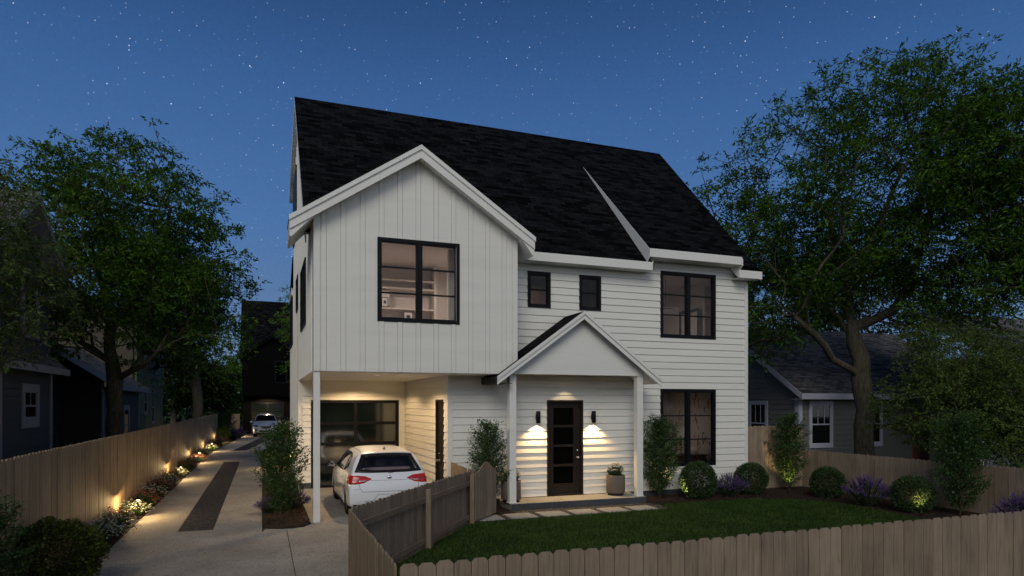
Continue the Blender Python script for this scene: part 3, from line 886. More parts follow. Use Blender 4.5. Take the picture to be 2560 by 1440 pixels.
# second upstairs room
cur = MB()
def drape(y0, y1, x, z0, z1):
    n = 40
    for i in range(n):
        a = y0 + (y1 - y0) * i / n; b = y0 + (y1 - y0) * (i + 1) / n
        cur.quad((x + .03 * math.sin(i * 1.1), a, z0), (x + .03 * math.sin((i + 1) * 1.1), b, z0), (x + .03 * math.sin((i + 1) * 1.1), b, z1), (x + .03 * math.sin(i * 1.1), a, z1))
drape(16.05, 16.85, 12.7, 3.32, 6.1)
tag(cur.build('curtain', M['curtain'], None, True, fixn=False), 'brown pleated curtain beside the second upstairs window', 'curtain')
m = MB(); m.box(12.72, 12.8, 17.25, 18.1, 3.31, 5.4)
tag(m.build('interior_door', M['room_white'], None), 'pale interior door seen through the second upstairs window', 'door')
m = MB(); m.box(12.70, 12.715, 17.15, 17.25, 3.31, 5.5); m.box(12.70, 12.715, 18.1, 18.2, 3.31, 5.5); m.box(12.70, 12.715, 17.25, 18.1, 5.4, 5.5)
tag(m.build('door_surround', M['ink']), 'dark surround of the pale interior door upstairs', 'door frame')
ch = empty('chandelier', (11.08, 16.55, 5.3), 'ring shaped beaded chandelier behind the second upstairs window', 'chandelier')
m = MB()
for k in range(44):
    a = 2 * PI * k / 44
    for j in range(4): m.lathe([(0, -.018), (.018, 0), (0, .018)], (11.08 + .36 * math.cos(a), 16.55 + .36 * math.sin(a), 5.10 + j * .06), 5)
m.build('bead_ring', M['fabric'], ch)
m = MB(); m.tube([(11.08, 16.55, 6.29), (11.08, 16.55, 5.3)], .008, 6)
for k in range(4):
    a = PI / 2 * k; m.tube([(11.08, 16.55, 5.3), (11.08 + .36 * math.cos(a), 16.55 + .36 * math.sin(a), 5.26)], .006, 5)
m.build('rod', M['furn'], ch)
bw = empty('interior_window', (10.1, 20.1, 3.9), 'dark night window on the far wall of the second upstairs room', 'window')
m = MB(); m.box(9.5, 10.75, 20.08, 20.14, 3.6, 5.3); m.build('pane', M['black_glass'], bw)
m = MB()
for x in (9.5, 10.1, 10.7): m.box(x, x + .06, 20.03, 20.079, 3.6, 5.3)
m.box(9.5, 10.76, 20.031, 20.078, 5.3, 5.36); m.build('frame', M['furn'], bw)
# lower right room
ct = empty('console_table', (12.2, 17.0, .19), 'dark wooden console table inside the ground floor window', 'table')
m = MB(); m.box(11.75, 12.7, 16.7, 17.2, .92, .96); m.build('table_top', M['furn'], ct)
m = MB(); m.box(11.8, 12.65, 16.74, 17.16, .5, .915); m.build('drawer', M['furn'], ct)
for x in (11.8, 12.6):
    for y in (16.75, 17.1): m = MB(); m.box(x, x + .04, y, y + .04, .19, .5); m.build('leg', M['furn'], ct)
tl = empty('table_lamp', (11.9, 16.95, .96), 'table lamp with dark turned stem and pale drum shade', 'lamp')
m = MB(); m.lathe([(.07, 0), (.07, .03), (.02, .05), (.015, .12), (.04, .15), (.015, .18), (.015, .28), (.045, .31), (.015, .34), (.015, .44), (.04, .47), (.012, .5), (.012, .72)], (11.9, 16.95, .961), 14); m.build('stem', M['ink'], tl, True)
m = MB(); m.lathe([(.17, .55), (.16, .85)], (11.9, 16.95, .961), 20); m.build('shade', M['fabric'], tl, True)
m = MB(); m.lathe([(0, 0), (.11, 0), (.16, .14), (.175, .22), (.165, .22), (.1, .03), (0, .02)], (12.3, 16.9, .961), 20)
tag(m.build('bowl', M['fabric'], None, True), 'wide pale bowl on the console table', 'bowl')
def art():
    t = NT('abstract_leaf_print'); t.set(.8, .2); co = t.tex()
    f = t.noise(t.mapped(co, (5, 5, 2)), 1.6, 3); g = t.noise(t.mapped(co, (7, 7, 2.5)), 1.3, 2)
    a = t.ramp(f, [(.0, (.62, .58, .54)), (.62, (.62, .58, .54)), (.66, (.30, .16, .10)), (1, (.25, .13, .08))])
    b = t.ramp(g, [(.0, (1, 1, 1)), (.62, (1, 1, 1)), (.66, (.22, .23, .25)), (1, (.2, .2, .2))])
    t.col(t.mix(1, a, b, 'MULTIPLY')); return t.m
m = MB(); m.box(12.79, 12.815, 16.4, 18.6, .75, 2.9)
tag(m.build('wall_art', art()), 'tall abstract wall panel with rust and grey flecks', 'wall art')
pd = empty('pendant_light', (10.85, 16.25, 3.08), 'hanging tassel pendant light inside the ground floor window', 'pendant light')
m = MB()
for k in range(40):
    a = 2 * PI * k / 40; r = .1 + .18 * ((k * 7) % 10) / 10
    m.tube([(10.85 + r * math.cos(a), 16.25 + r * math.sin(a), 3.06), (10.85 + r * math.cos(a), 16.25 + r * math.sin(a), 2.15 + r * .9)], .008, 4)
m.build('tassel', M['fabric'], pd); m = MB(); m.lathe([(0, 0), (.3, 0), (.3, -.03), (0, -.03)], (10.85, 16.25, 3.079), 20); m.build('canopy', M['room_white'], pd)
# ================================================================ outdoor wall lamps
def sconce(x, lab):
    t = empty('wall_lamp', (x, YW - .02, 2.02), lab, 'wall lamp', 'wall lamps beside the front door')
    m = MB(); y = YW - .115
    m.lathe([(.038, 0), (.054, .0), (.056, .004), (.056, .296), (.054, .30), (.03, .30), (.03, .28), (.0, .28)], (x, y, 2.02), 24); m.build('shade', M['black_metal'], t, True)
    m = MB(); m.box(x - .03, x + .03, y + .05, YW - .012, 2.1, 2.24); m.build('bracket', M['black_metal'], t)
    m = MB(); m.lathe([(.037, .012), (0, .013)], (x, y, 2.02), 16); m.build('bulb', emit_mat('warm_bulb', (1, .75, .45), 6), t)
    lamp('wall_lamp_beam', 'SPOT', (x, y, 2.005), 105, (1, .64, .26), t, .015, (0, 0, 0), 122, .8)
sconce(6.46, 'black cylinder wall lamp left of the front door'); sconce(8.02, 'black cylinder wall lamp right of the front door')
def downlight(x, y, z, e, ang, col, lab, cat='ceiling light', group='recessed lights'):
    t = empty('recessed_light', (x, y, z), lab, cat, group)
    m = MB(); m.lathe([(.045, -.002), (.075, -.002), (.075, -.01), (.06, -.012), (.045, -.006)], (x, y, z), 20); m.build('ring', M['white_trim'], t)
    m = MB(); m.lathe([(.044, -.005), (0, -.005)], (x, y, z), 16); m.build('lens', emit_mat('warm_lens', (1, .75, .5), 4), t)
    lamp('recessed_beam', 'SPOT', (x, y, z - .02), e, col, t, .04, (0, 0, 0), ang, .25)
downlight(7.22, 14.98, 3.234, 18, 86, (1, .72, .38), 'recessed light in the porch ceiling above the front door')
downlight(2.6, 16.1, 3.19, 190, 156, (1, .68, .36), 'front recessed light in the carport ceiling above the car')
downlight(2.6, 19.2, 3.19, 130, 156, (1, .68, .36), 'rear recessed light in the carport ceiling by the garage door')
# ================================================================ FENCES
def fence(name, a, b, h, label, mat, side, w=.135, top='dog', rails=2, posts=(), rail_mat=None, gap=.007, base=.03, group=None, post_h=None, jit=.008, rail_out=.02, grp_len=None):
    """board fence from a to b; side = +1/-1 picks the side the rails and posts stand on"""
    a, b = Vector((a[0], a[1], 0)), Vector((b[0], b[1], 0))
    d = (b - a); L = d.length; d.normalize(); n = Vector((-d.y, d.x, 0)) * side
    root = empty(name, a, label, 'fence', group)
    mb = MB(); rr = random.Random(int(L * 1000) + len(label))
    k = max(1, int(L / (w + gap))); w2 = L / k - gap
    for i in range(k):
        u = i * (w2 + gap); hh = h + rr.uniform(-jit, jit)
        o = n * rr.uniform(-.003, .003)
        c = .032
        if top == 'dog': prof = [(0, base), (w2, base), (w2, hh - c), (w2 - c, hh), (c, hh), (0, hh - c)]
        elif top == 'round': prof = [(0, base), (w2, base)] + [(w2 / 2 + w2 / 2 * math.cos(t), hh - .045 + .045 * math.sin(t)) for t in [PI * q / 6 for q in range(7)]]
        else: prof = [(0, base), (w2, base), (w2, hh), (0, hh)]
        mb.prism([a + d * (u + x) + Vector((0, 0, z)) + o for x, z in prof], -n * .019)
    mb.build('boards', mat, root)
    rm = rail_mat or M['fence_h']
    zs = [base + .06, h - .30] if rails == 2 else [base + .08, h * .5, h - .3]
    for z in zs:
        mb = MB(); p = a + n * .024; q = b + n * .024
        mb.prism([p + Vector((0, 0, z)), p + n * .04 + Vector((0, 0, z)), p + n * .04 + Vector((0, 0, z + .088)), p + Vector((0, 0, z + .088))], d * L)
        mb.build('rail', rm, root)
    for u in posts:
        c = a + d * u + n * .115
        mb = MB(); ph = post_h or h - .04
        s = .045
        mb.obox(c + Vector((0, 0, ph / 2)), d * s, n * s, Vector((0, 0, ph / 2)))
        mb.build('post', mat, root, False, .004)
    return root
fence('wooden_fence', (XF, 4.0), (XF, 50.4), 1.83, 'tall tan board fence running along the whole length of the driveway', M['fence_tan'], 1, .138, 'dog', 2, (), None, .005)
# fence around the front garden
FY = 5.74
fence('picket_fence', (1.12, FY), (15.35, FY), 1.10, 'low weathered picket fence with clipped board tops closing the lawn nearest the camera', M['fence'], 1, .155, 'dog', 2, (1.8, 4.2, 6.6, 9.0, 11.4, 13.8), None, .008)
fence('picket_fence', (1.10, 9.12), (1.10, FY + .02), 1.10, 'short tan picket fence run facing the driveway', M['fence_tan'], 1, .14, 'round', 2, (), None, .008, rail_out=.0)
fence('picket_fence', (4.16, 13.45), (1.13, 9.14), 1.10, 'slanting weathered picket fence with rails and posts between the car and the lawn', M['fence'], 1, .125, 'round', 2, (.28, 2.72), None, .008, post_h=1.03)
# garden gate with swept top
def gate():
    a, b = Vector((4.14, 13.16, 0)), Vector((4.90, 14.02, 0))
    d = (b - a); L = d.length; d.normalize(); n = Vector((d.y, -d.x, 0))
    t = empty('garden_gate', a, 'weathered board gate with arched top beside the porch path', 'gate')
    mb = MB(); k = 9; w = L / k
    ht = lambda u: 1.05 + .20 * math.exp(-((u / L - .5) / .27) ** 2)
    for i in range(k):
        u0, u1 = i * w, (i + 1) * w - .005
        us = [u1 - (u1 - u0) * q / 4 for q in range(5)]
        mb.prism([a + d * x + Vector((0, 0, z)) for x, z in [(u0, .06), (u1, .06)] + [(u, ht(u)) for u in us]], n * .02)
    mb.build('boards', M['fence'], t)
    for z in (.16, .8):
        mb = MB(); p = a - n * .002
        mb.prism([p + Vector((0, 0, z)), p - n * .04 + Vector((0, 0, z)), p - n * .04 + Vector((0, 0, z + .085)), p + Vector((0, 0, z + .085))], d * L)
        mb.build('rail', M['fence_h'], t)
    mb = MB(); mb.bar(a + Vector((0, 0, .26)) - n * .022, a + d * L + Vector((0, 0, .78)) - n * .022, .03, .08); mb.build('brace', M['fence_h'], t)
gate()
fence('picket_fence', (4.22, 15.26), (4.12, 13.62), 1.12, 'short tan picket run from the white wall corner to the garden gate post', M['fence_tan'], 1, .11, 'dog', 2, (1.5,), None, .006)
fence('wooden_fence', (13.06, 15.5), (15.2, 15.5), 1.86, 'tall board fence panel between the house corner and the side fence', M['fence'], 1, .135, 'dog', 2, ())
fence('wooden_fence', (XR, 15.46), (XR, 4.2), 1.13, 'low board fence between the lawn and the grey house', M['fence'], 1, .138, 'dog', 2, ())
fence('wooden_fence', (-2.4, 58.3), (-1.75, 58.6), 1.7, 'grey fence panel left of the rear garage', M['fence'], 1, .14, 'dog', 2, (.1, .6))
fence('wooden_fence', (1.62, 52.0), (3.0, 52.0), 1.25, 'short grey picket fence right of the parked crossover', M['fence'], 1, .55, 'dog', 2, (), None, .03)

# ================================================================ NEIGHBOUR HOUSES
def siding_mat(name, c): return paint(name, c, .55)
M['sid_grey'] = siding_mat('grey_siding', (.165, .158, .145))
M['sid_pale'] = siding_mat('pale_grey_siding', (.15, .15, .165))
M['sid_blue'] = siding_mat('slate_blue_siding', (.045, .055, .075))
M['sid_dark'] = siding_mat('dark_taupe_siding', (.045, .042, .040))
M['sid_green'] = siding_mat('olive_green_siding', (.10, .13, .065))
M['sid_tan'] = siding_mat('tan_siding', (.075, .06, .035))
M['sid_black'] = simple('black_siding', (.004, .004, .0045), .9, .05, 0, .1)
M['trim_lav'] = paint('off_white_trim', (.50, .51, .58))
M['trim_dim'] = paint('darker_grey_trim', (.24, .25, .29))  # darker version of the off-white trim, for the dark and green houses
M['orange'] = simple('rust_orange_door_paint', (.24, .060, .015), .5, .4, 0, .2)
lh_ = [None, None]
def trim_window(parent, P, u0, u1, z0, z1, tw=.11, upper=3, sash=True):
    f = MB()
    def bx(a, b, c, d, o0, o1, mb):
        p = [P(x, z, o) for o in (o0, o1) for z in (c, d) for x in (a, b)]
        mb.add(p, [(0, 2, 3, 1), (4, 5, 7, 6), (0, 1, 5, 4), (2, 6, 7, 3), (0, 4, 6, 2), (1, 3, 7, 5)])
    bx(u0, u0 + tw, z0, z1, .0, .06, f); bx(u1 - tw, u1, z0, z1, 0, .06, f)
    bx(u0 + tw, u1 - tw, z1 - tw, z1, 0, .058, f); bx(u0 + tw, u1 - tw, z0, z0 + tw * 1.3, 0, .075, f)
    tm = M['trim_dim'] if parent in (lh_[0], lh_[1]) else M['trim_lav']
    w = f.build('window', tm, parent)
    g = MB(); bx(u0 + tw, u1 - tw, z0 + tw * 1.3, z1 - tw, .003, .032, g); g.build('pane', M['dark_glass'], w)
    s = MB(); zc = (z0 + z1) / 2; a, b, c, d = u0 + tw, u1 - tw, z0 + tw * 1.3, z1 - tw
    for q in ((a, a + .04, c, d), (b - .04, b, c, d)): bx(*q, .0325, .048, s)
    for q in ((a + .04, b - .04, zc - .025, zc + .025), (a + .04, b - .04, d - .04, d), (a + .04, b - .04, c, c + .04)): bx(*q, .0325, .046, s)
    for i in range(1, upper):
        x = a + (b - a) * i / upper; bx(x - .012, x + .012, zc + .025, d - .04, .0325, .044, s)
    s.build('sash', tm, w)
# ---- grey house on the right
gh = empty('house', (22, 19.5, 0), 'low grey clapboard house with dark shingle roof behind the garden side fence', 'house')
gX, gY = 18.95, 19.5
GFp = plane_fn((0, gY, 0), (1, 0, 0), (0, -1, 0)); GSp = plane_fn((gX, 0, 0), (0, 1, 0), (-1, 0, 0))
def gable_lap(mb, P, c, half, z0, slope, e, proud=.017):
    """clapboards filling a gable triangle centred on u=c"""
    z = z0; H = half * slope
    while z < z0 + H - .02:
        h0 = half - (z - z0) / slope; h1 = max(half - (z + e - z0) / slope, 0)
        mb.quad(P(c - h0, z, .004 + proud), P(c + h0, z, .004 + proud), P(c + h1, min(z + e, z0 + H), .004), P(c - h1, min(z + e, z0 + H), .004))
        mb.quad(P(c - h0, z, 0), P(c + h0, z, 0), P(c + h0, z, .004 + proud), P(c - h0, z, .004 + proud))
        z += e
m = MB(); wall_core(m, GFp, gX, 28.7, 0, 2.75, []); lap_siding(m, GFp, gX + .13, 28.7, .3, 2.75, [], .2)
wall_core(m, GSp, gY + .16, 27.7, 0, 2.75, []); lap_siding(m, GSp, gY + .16, 27.7, .3, 2.75, [], .2)
gs = .66
gable_lap(m, GSp, 23.6, 4.1, 2.75, gs, .2)
m.prism([(gX, 19.5, 2.751), (gX, 27.7, 2.751), (gX, 23.6, 2.75 + 4.1 * gs)], (.12, 0, 0))
m.build('wall', M['sid_grey'], gh)
m = MB(); roof_quad(m, (gX - .35, 19.05, 2.90), (29.0, 19.05, 2.90), (29.0, 23.6, 2.9 + 4.55 * gs), (gX - .35, 23.6, 2.9 + 4.55 * gs))
roof_quad(m, (29.0, 28.15, 2.90), (gX - .35, 28.15, 2.90), (gX - .35, 23.6, 2.9 + 4.55 * gs), (29.0, 23.6, 2.9 + 4.55 * gs))
m.build('roof', M['roof_grey'], gh)
m = MB(); m.box(gX - .35, 29.0, 19.02, 19.048, 2.68, 2.9); m.box(gX - .35, 29.0, 19.05, 19.48, 2.67, 2.685)
e = gX - .352
m.prism([(e, 19.02, 2.68), (e, 19.02, 2.905), (e, 23.6, 2.905 + 4.58 * gs), (e, 28.17, 2.905), (e, 28.17, 2.68), (e, 23.6, 2.68 + 4.58 * gs)], (.03, 0, 0))
m.prism([(e + .031, 19.05, 2.70), (e + .031, 23.6, 2.70 + 4.55 * gs), (e + .031, 28.15, 2.70), (e + .031, 28.15, 2.68), (e + .031, 23.6, 2.68 + 4.55 * gs), (e + .031, 19.05, 2.68)], (.30, 0, 0))
m.build('fascia', M['trim_lav'], gh)
m = MB(); m.box(gX - .045, gX + .14, gY - .045, gY + .16, .0, 2.74); m.build('corner_board', M['trim_lav'], gh)
trim_window(gh, GFp, 19.42, 20.6, .82, 2.62); trim_window(gh, GFp, 22.05, 23.2, .82, 2.62)
trim_window(gh, GSp, 21.1, 22.2, .82, 2.62)
m = MB(); m.box(24.9, 26.1, gY - .03, gY + .02, .1, 2.45); dd = m.build('door', M['orange'], gh); dd['label'] = 'rust orange front door half hidden by foliage'
m = MB(); m.box(25.15, 25.85, gY - .04, gY - .031, 1.2, 2.2); m.build('door_pane', M['dark_glass'], dd)
# ---- pale house at the far right
ph = empty('house', (27.5, 15.8, 0), 'pale grey clapboard house half hidden by the crooked limbed tree beyond the grey house', 'house')
PP = plane_fn((0, 16.6, 0), (1, 0, 0), (0, -1, 0)); PQ = plane_fn((24.7, 0, 0), (0, 1, 0), (-1, 0, 0))
m = MB(); wall_core(m, PP, 24.7, 33, 0, 4.2, []); lap_siding(m, PP, 24.8, 33, .3, 4.2, [], .2)
wall_core(m, PQ, 16.76, 18.6, 0, 4.2, []); lap_siding(m, PQ, 16.8, 18.6, .3, 4.2, [], .2)
m.build('wall', M['sid_pale'], ph)
m = MB(); roof_quad(m, (24.3, 16.1, 4.25), (33, 16.1, 4.25), (33, 19.6, 6.3), (24.3, 19.6, 6.3)); m.build('roof', M['roof_grey'], ph)
m = MB(); m.box(24.3, 33, 16.07, 16.098, 4.05, 4.25); m.box(24.3, 33, 16.1, 16.58, 4.04, 4.06); m.box(24.66, 24.8, 16.56, 16.7, 0, 4.03); m.build('fascia', M['trim_lav'], ph)
trim_window(ph, PP, 25.5, 26.5, 1.75, 3.0, .12, 2)
# ---- dark house on the left
lh = empty('house', (-9, 25, 0), 'dark two storey house with slate blue upper gable beyond the driveway fence', 'house')
lh_[0] = lh
PS = plane_fn((-6, 0, 0), (0, 1, 0), (1, 0, 0)); PS2 = plane_fn((-7.4, 0, 0), (0, 1, 0), (1, 0, 0)); PS3 = plane_fn((-6.0, 0, 0), (0, 1, 0), (1, 0, 0))
m = MB(); wall_core(m, PS, 12, 23.6, 0, 3.45, []); lap_siding(m, PS, 12, 23.5, .3, 3.45, [], .2)
wall_core(m, PS2, 23.61, 30.5, 0, 4.5, []); lap_siding(m, PS2, 23.7, 30.4, .3, 4.5, [], .2)
PT = plane_fn((0, 23.6, 0), (1, 0, 0), (0, 1, 0)); wall_core(m, PT, -7.3, -6.001, 0, 3.4, [])
PU = plane_fn((0, 30.5, 0), (1, 0, 0), (0, -1, 0)); m.prism([(-7.5, 30.5, 0), (-6.0, 30.5, 0), (-6.0, 30.5, 3.55), (-7.5, 30.5, 4.45)], (0, .15, 0)); lap_siding(m, PU, -7.3, -6.12, .3, 3.3, [], .2)
wall_core(m, PS, 30.51, 38.6, 0, 3.2, []); lap_siding(m, PS, 30.6, 38.5, .3, 3.2, [], .2)
m.build('wall', M['sid_dark'], lh)
m = MB()
wall_core(m, PS3, 12, 23.6, 3.9, 5.65, [])
m.prism([(-6.0, 17.6, 5.651), (-6.0, 23.6, 5.651), (-6.0, 20.6, 7.6)], (-.15, 0, 0))
y = 12.2
while y < 23.5:
    m.box(-6.005, -5.985, y, y + .04, 3.9, 5.65 + max(0, (3.0 - abs(y - 20.6)) * .64) - .05); y += .2
m.box(-6.151, -12, 23.45, 23.6, 0, 5.65); m.box(-6.151, -12, 12, 12.15, 0, 5.65)
m.build('upper_wall', M['sid_blue'], lh)
m = MB(); roof_quad(m, (-5.5, 24.2, 5.75), (-12, 24.2, 5.75), (-12, 20.6, 8.08), (-5.5, 20.6, 8.08)); roof_quad(m, (-12, 17.0, 5.75), (-5.5, 17.0, 5.75), (-5.5, 20.6, 8.08), (-12, 20.6, 8.08)); roof_quad(m, (-5.55, 11.4, 5.7), (-5.55, 17.6, 5.7), (-9, 17.6, 7.4), (-9, 11.4, 7.4))
roof_quad(m, (-5.6, 11.8, 3.55), (-5.6, 23.9, 3.55), (-6.02, 23.9, 3.95), (-6.02, 11.8, 3.95))
m.build('roof', M['roof_grey'], lh)
m = MB()
m.prism([(-5.5, 24.2, 5.50), (-5.5, 24.2, 5.74), (-5.5, 20.6, 8.07), (-5.5, 17.0, 5.74), (-5.5, 17.0, 5.50), (-5.5, 20.6, 7.80)], (.03, 0, 0))
m.prism([(-5.502, 24.2, 5.54), (-5.502, 20.6, 7.84), (-5.502, 17.0, 5.54), (-5.502, 17.0, 5.51), (-5.502, 20.6, 7.81), (-5.502, 24.2, 5.51)], (-.49, 0, 0))
m.box(-5.60, -5.57, 11.8, 23.95, 3.36, 3.555)
m.box(-6.025, -5.955, 23.45, 23.64, 0, 3.4); m.box(-6.03, -5.955, 30.44, 30.62, 0, 3.5); m.box(-6.03, -5.955, 38.5, 38.66, 0, 3.15); m.box(-6.03, -5.955, 19.3, 19.5, 0, 3.4)
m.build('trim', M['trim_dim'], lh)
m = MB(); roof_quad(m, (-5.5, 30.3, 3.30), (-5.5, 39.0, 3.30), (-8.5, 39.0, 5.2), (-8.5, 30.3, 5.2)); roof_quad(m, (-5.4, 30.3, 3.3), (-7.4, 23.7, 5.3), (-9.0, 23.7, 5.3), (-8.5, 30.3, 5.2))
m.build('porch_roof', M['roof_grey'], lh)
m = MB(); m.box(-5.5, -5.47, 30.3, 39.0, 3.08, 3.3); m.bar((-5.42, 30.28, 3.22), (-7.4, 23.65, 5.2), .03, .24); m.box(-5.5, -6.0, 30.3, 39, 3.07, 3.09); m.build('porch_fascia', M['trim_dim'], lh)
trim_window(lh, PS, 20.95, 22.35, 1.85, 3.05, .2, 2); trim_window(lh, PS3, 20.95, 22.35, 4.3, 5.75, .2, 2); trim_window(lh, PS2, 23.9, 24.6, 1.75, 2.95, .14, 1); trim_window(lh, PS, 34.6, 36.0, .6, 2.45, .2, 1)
# ---- green house beyond
nh = empty('house', (-9, 46, 0), 'olive green clapboard house partly hidden behind the forked trunk tree', 'house')
lh_[1] = nh
PN = plane_fn((-6.2, 0, 0), (0, 1, 0), (1, 0, 0))
m = MB(); wall_core(m, PN, 39.5, 48.6, 0, 6.4, []); lap_siding(m, PN, 39.5, 48.5, .9, 6.4, [], .2)
m.box(-6.36, -12, 48.45, 48.6, 0, 6.4); m.build('wall', M['sid_green'], nh)
m = MB(); m.box(-6.36, -12, 39.35, 39.5, 3, 6.4); m.prism([(-12, 39.42, 6.41), (-6.2, 39.42, 6.41), (-9.1, 39.42, 8.4)], (0, .1, 0)); m.build('gable_wall', M['sid_tan'], nh)
m = MB(); roof_quad(m, (-5.7, 39, 6.2), (-5.7, 49.1, 6.2), (-9.1, 49.1, 8.6), (-9.1, 39, 8.6)); roof_quad(m, (-12.5, 49.1, 6.2), (-12.5, 39, 6.2), (-9.1, 39, 8.6), (-9.1, 49.1, 8.6)); m.build('roof', M['roof_grey'], nh)
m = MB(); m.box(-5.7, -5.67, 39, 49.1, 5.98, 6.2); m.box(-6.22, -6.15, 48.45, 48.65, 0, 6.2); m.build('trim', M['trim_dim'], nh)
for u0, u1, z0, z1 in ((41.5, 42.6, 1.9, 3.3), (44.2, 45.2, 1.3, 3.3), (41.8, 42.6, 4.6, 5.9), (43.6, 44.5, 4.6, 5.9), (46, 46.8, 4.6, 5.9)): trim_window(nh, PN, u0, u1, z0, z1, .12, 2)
# ---- black rear house at the end of the drive
bh = empty('house', (3, 60, 0), 'black gabled house with a lit garage at the end of the driveway', 'house')
PK = plane_fn((0, 59.2, 0), (1, 0, 0), (0, -1, 0)); PK2 = plane_fn((0, 60.3, 0), (1, 0, 0), (0, -1, 0))
m = MB(); wall_core(m, PK, -1.6, 3.2, 3.2, 6.5, [(.95, 2.85, 4.25, 6.15)])
m.prism([(-1.6, 59.2, 6.501), (3.2, 59.2, 6.501), (.8 + .0, 59.2, 8.2)], (0, .12, 0))
wall_core(m, PK2, -1.55, 9, 0, 6.5, [(-.95, 1.75, 0, 2.62)]); m.box(-1.55, 3.2, 59.21, 60.29, 3.15, 3.2); m.box(-1.6, -1.5, 59.36, 70, 3.2, 6.5); m.box(-1.55, -1.45, 60.5, 70, 0, 3.19)
for i in range(12): m.box(-1.6 + i * .43, -1.53 + i * .43, 59.18, 59.199, 3.2, 6.5) if not (.85 < -1.56 + i * .43 < 2.9) else None
m.build('wall', M['sid_black'], bh)
m = MB(); roof_quad(m, (-1.8, 59.9, 6.3), (9.5, 59.9, 6.3), (9.5, 65.2, 12.0), (-1.8, 65.2, 12.0)); roof_quad(m, (-2.0, 62, 6.4), (-2.0, 58.9, 6.4), (.8, 58.9, 8.35), (.8, 62, 8.35)); roof_quad(m, (3.6, 58.9, 6.4), (3.6, 62, 6.4), (.8, 62, 8.35), (.8, 58.9, 8.35)); m.build('roof', M['roof'], bh)
m = MB(); m.box(-1.8, 9.5, 59.86, 59.898, 6.05, 6.3); m.prism([(-2.0, 58.88, 6.12), (-2.0, 58.88, 6.41), (.8, 58.88, 8.36), (3.6, 58.88, 6.41), (3.6, 58.88, 6.12), (.8, 58.88, 8.05)], (0, .03, 0)); m.build('fascia', M['sid_black'], bh)
window(bh, PK, .95, 2.85, 4.25, 6.15, 2, 2)
garage_door(bh, PK2, -.95, 1.75, 2.62, 2, 4, M['black_metal'], M['frost'])
ORG['x'] = Vector()
r = MB()
q = r.quad
q((.8, 62, 4), (3, 62, 4), (3, 62, 6.4), (.8, 62, 6.4)); q((.8, 59.36, 6.4), (3, 59.36, 6.4), (3, 62, 6.4), (.8, 62, 6.4)); q((.8, 59.36, 4), (.8, 62, 4), (.8, 62, 6.4), (.8, 59.36, 6.4)); q((3, 59.36, 4), (3, 62, 4), (3, 62, 6.4), (3, 59.36, 6.4)); q((.8, 59.36, 4), (3, 59.36, 4), (3, 62, 4), (.8, 62, 4))
r.build('room_lining', M['room'], bh, fixn=False)
lamp('room_bulb', 'POINT', (1.9, 60.6, 6.2), 9, ROOMC, bh, .06)
downlight(.45, 59.35, 3.145, 300, 165, (1, .72, .45), 'recessed light under the black house overhang above the rear garage')

# ================================================================ CARS
def mat_car():
    t = NT('white_car_paint'); t.set(.28, .5); t.col((.80, .82, .86))
    t.b.inputs['Coat Weight'].default_value = .8; t.b.inputs['Coat Roughness'].default_value = .05
    return t.m
M['car'] = mat_car()
M['car_glass'] = NT('dark_car_glass').set(.04, .6).m
M['car_glass'].node_tree.nodes['Principled BSDF'].inputs['Base Color'].default_value = (.010, .010, .013, 1)
M['car_clear'] = glass_mat('tinted_rear_glass', (.85, .80, .82), .03, .0)
M['gloss_black'] = simple('gloss_black_plastic', (.008, .008, .009), .18, .5, 0, .05)
M['matt_black'] = simple('matt_black_plastic', (.016, .016, .017), .6, .3, 0, .1)
M['tyre'] = simple('tyre_rubber', (.014, .014, .014), .85, .2, 0, .15)
M['alloy'] = simple('dark_alloy', (.12, .11, .10), .35, .5, .8, .1)
M['chrome'] = simple('chrome', (.75, .75, .76), .12, .5, 1, .02)
M['gap'] = simple('dark_panel_gap', (.03, .03, .034), .8)
M['seat'] = simple('grey_seat_cloth', (.34, .29, .31), .9, .1, 0, .1)
def red_glass():
    t = NT('red_lamp_lens'); t.set(.12, .6); co = t.tex()
    g = t.noise(t.mapped(co, (2, 2, 60)), 1.5, 1)
    t.col(t.ramp(g, [(.35, (.30, .004, .005)), (.65, (.68, .016, .016))]))
    return t.m
M['red'] = red_glass()

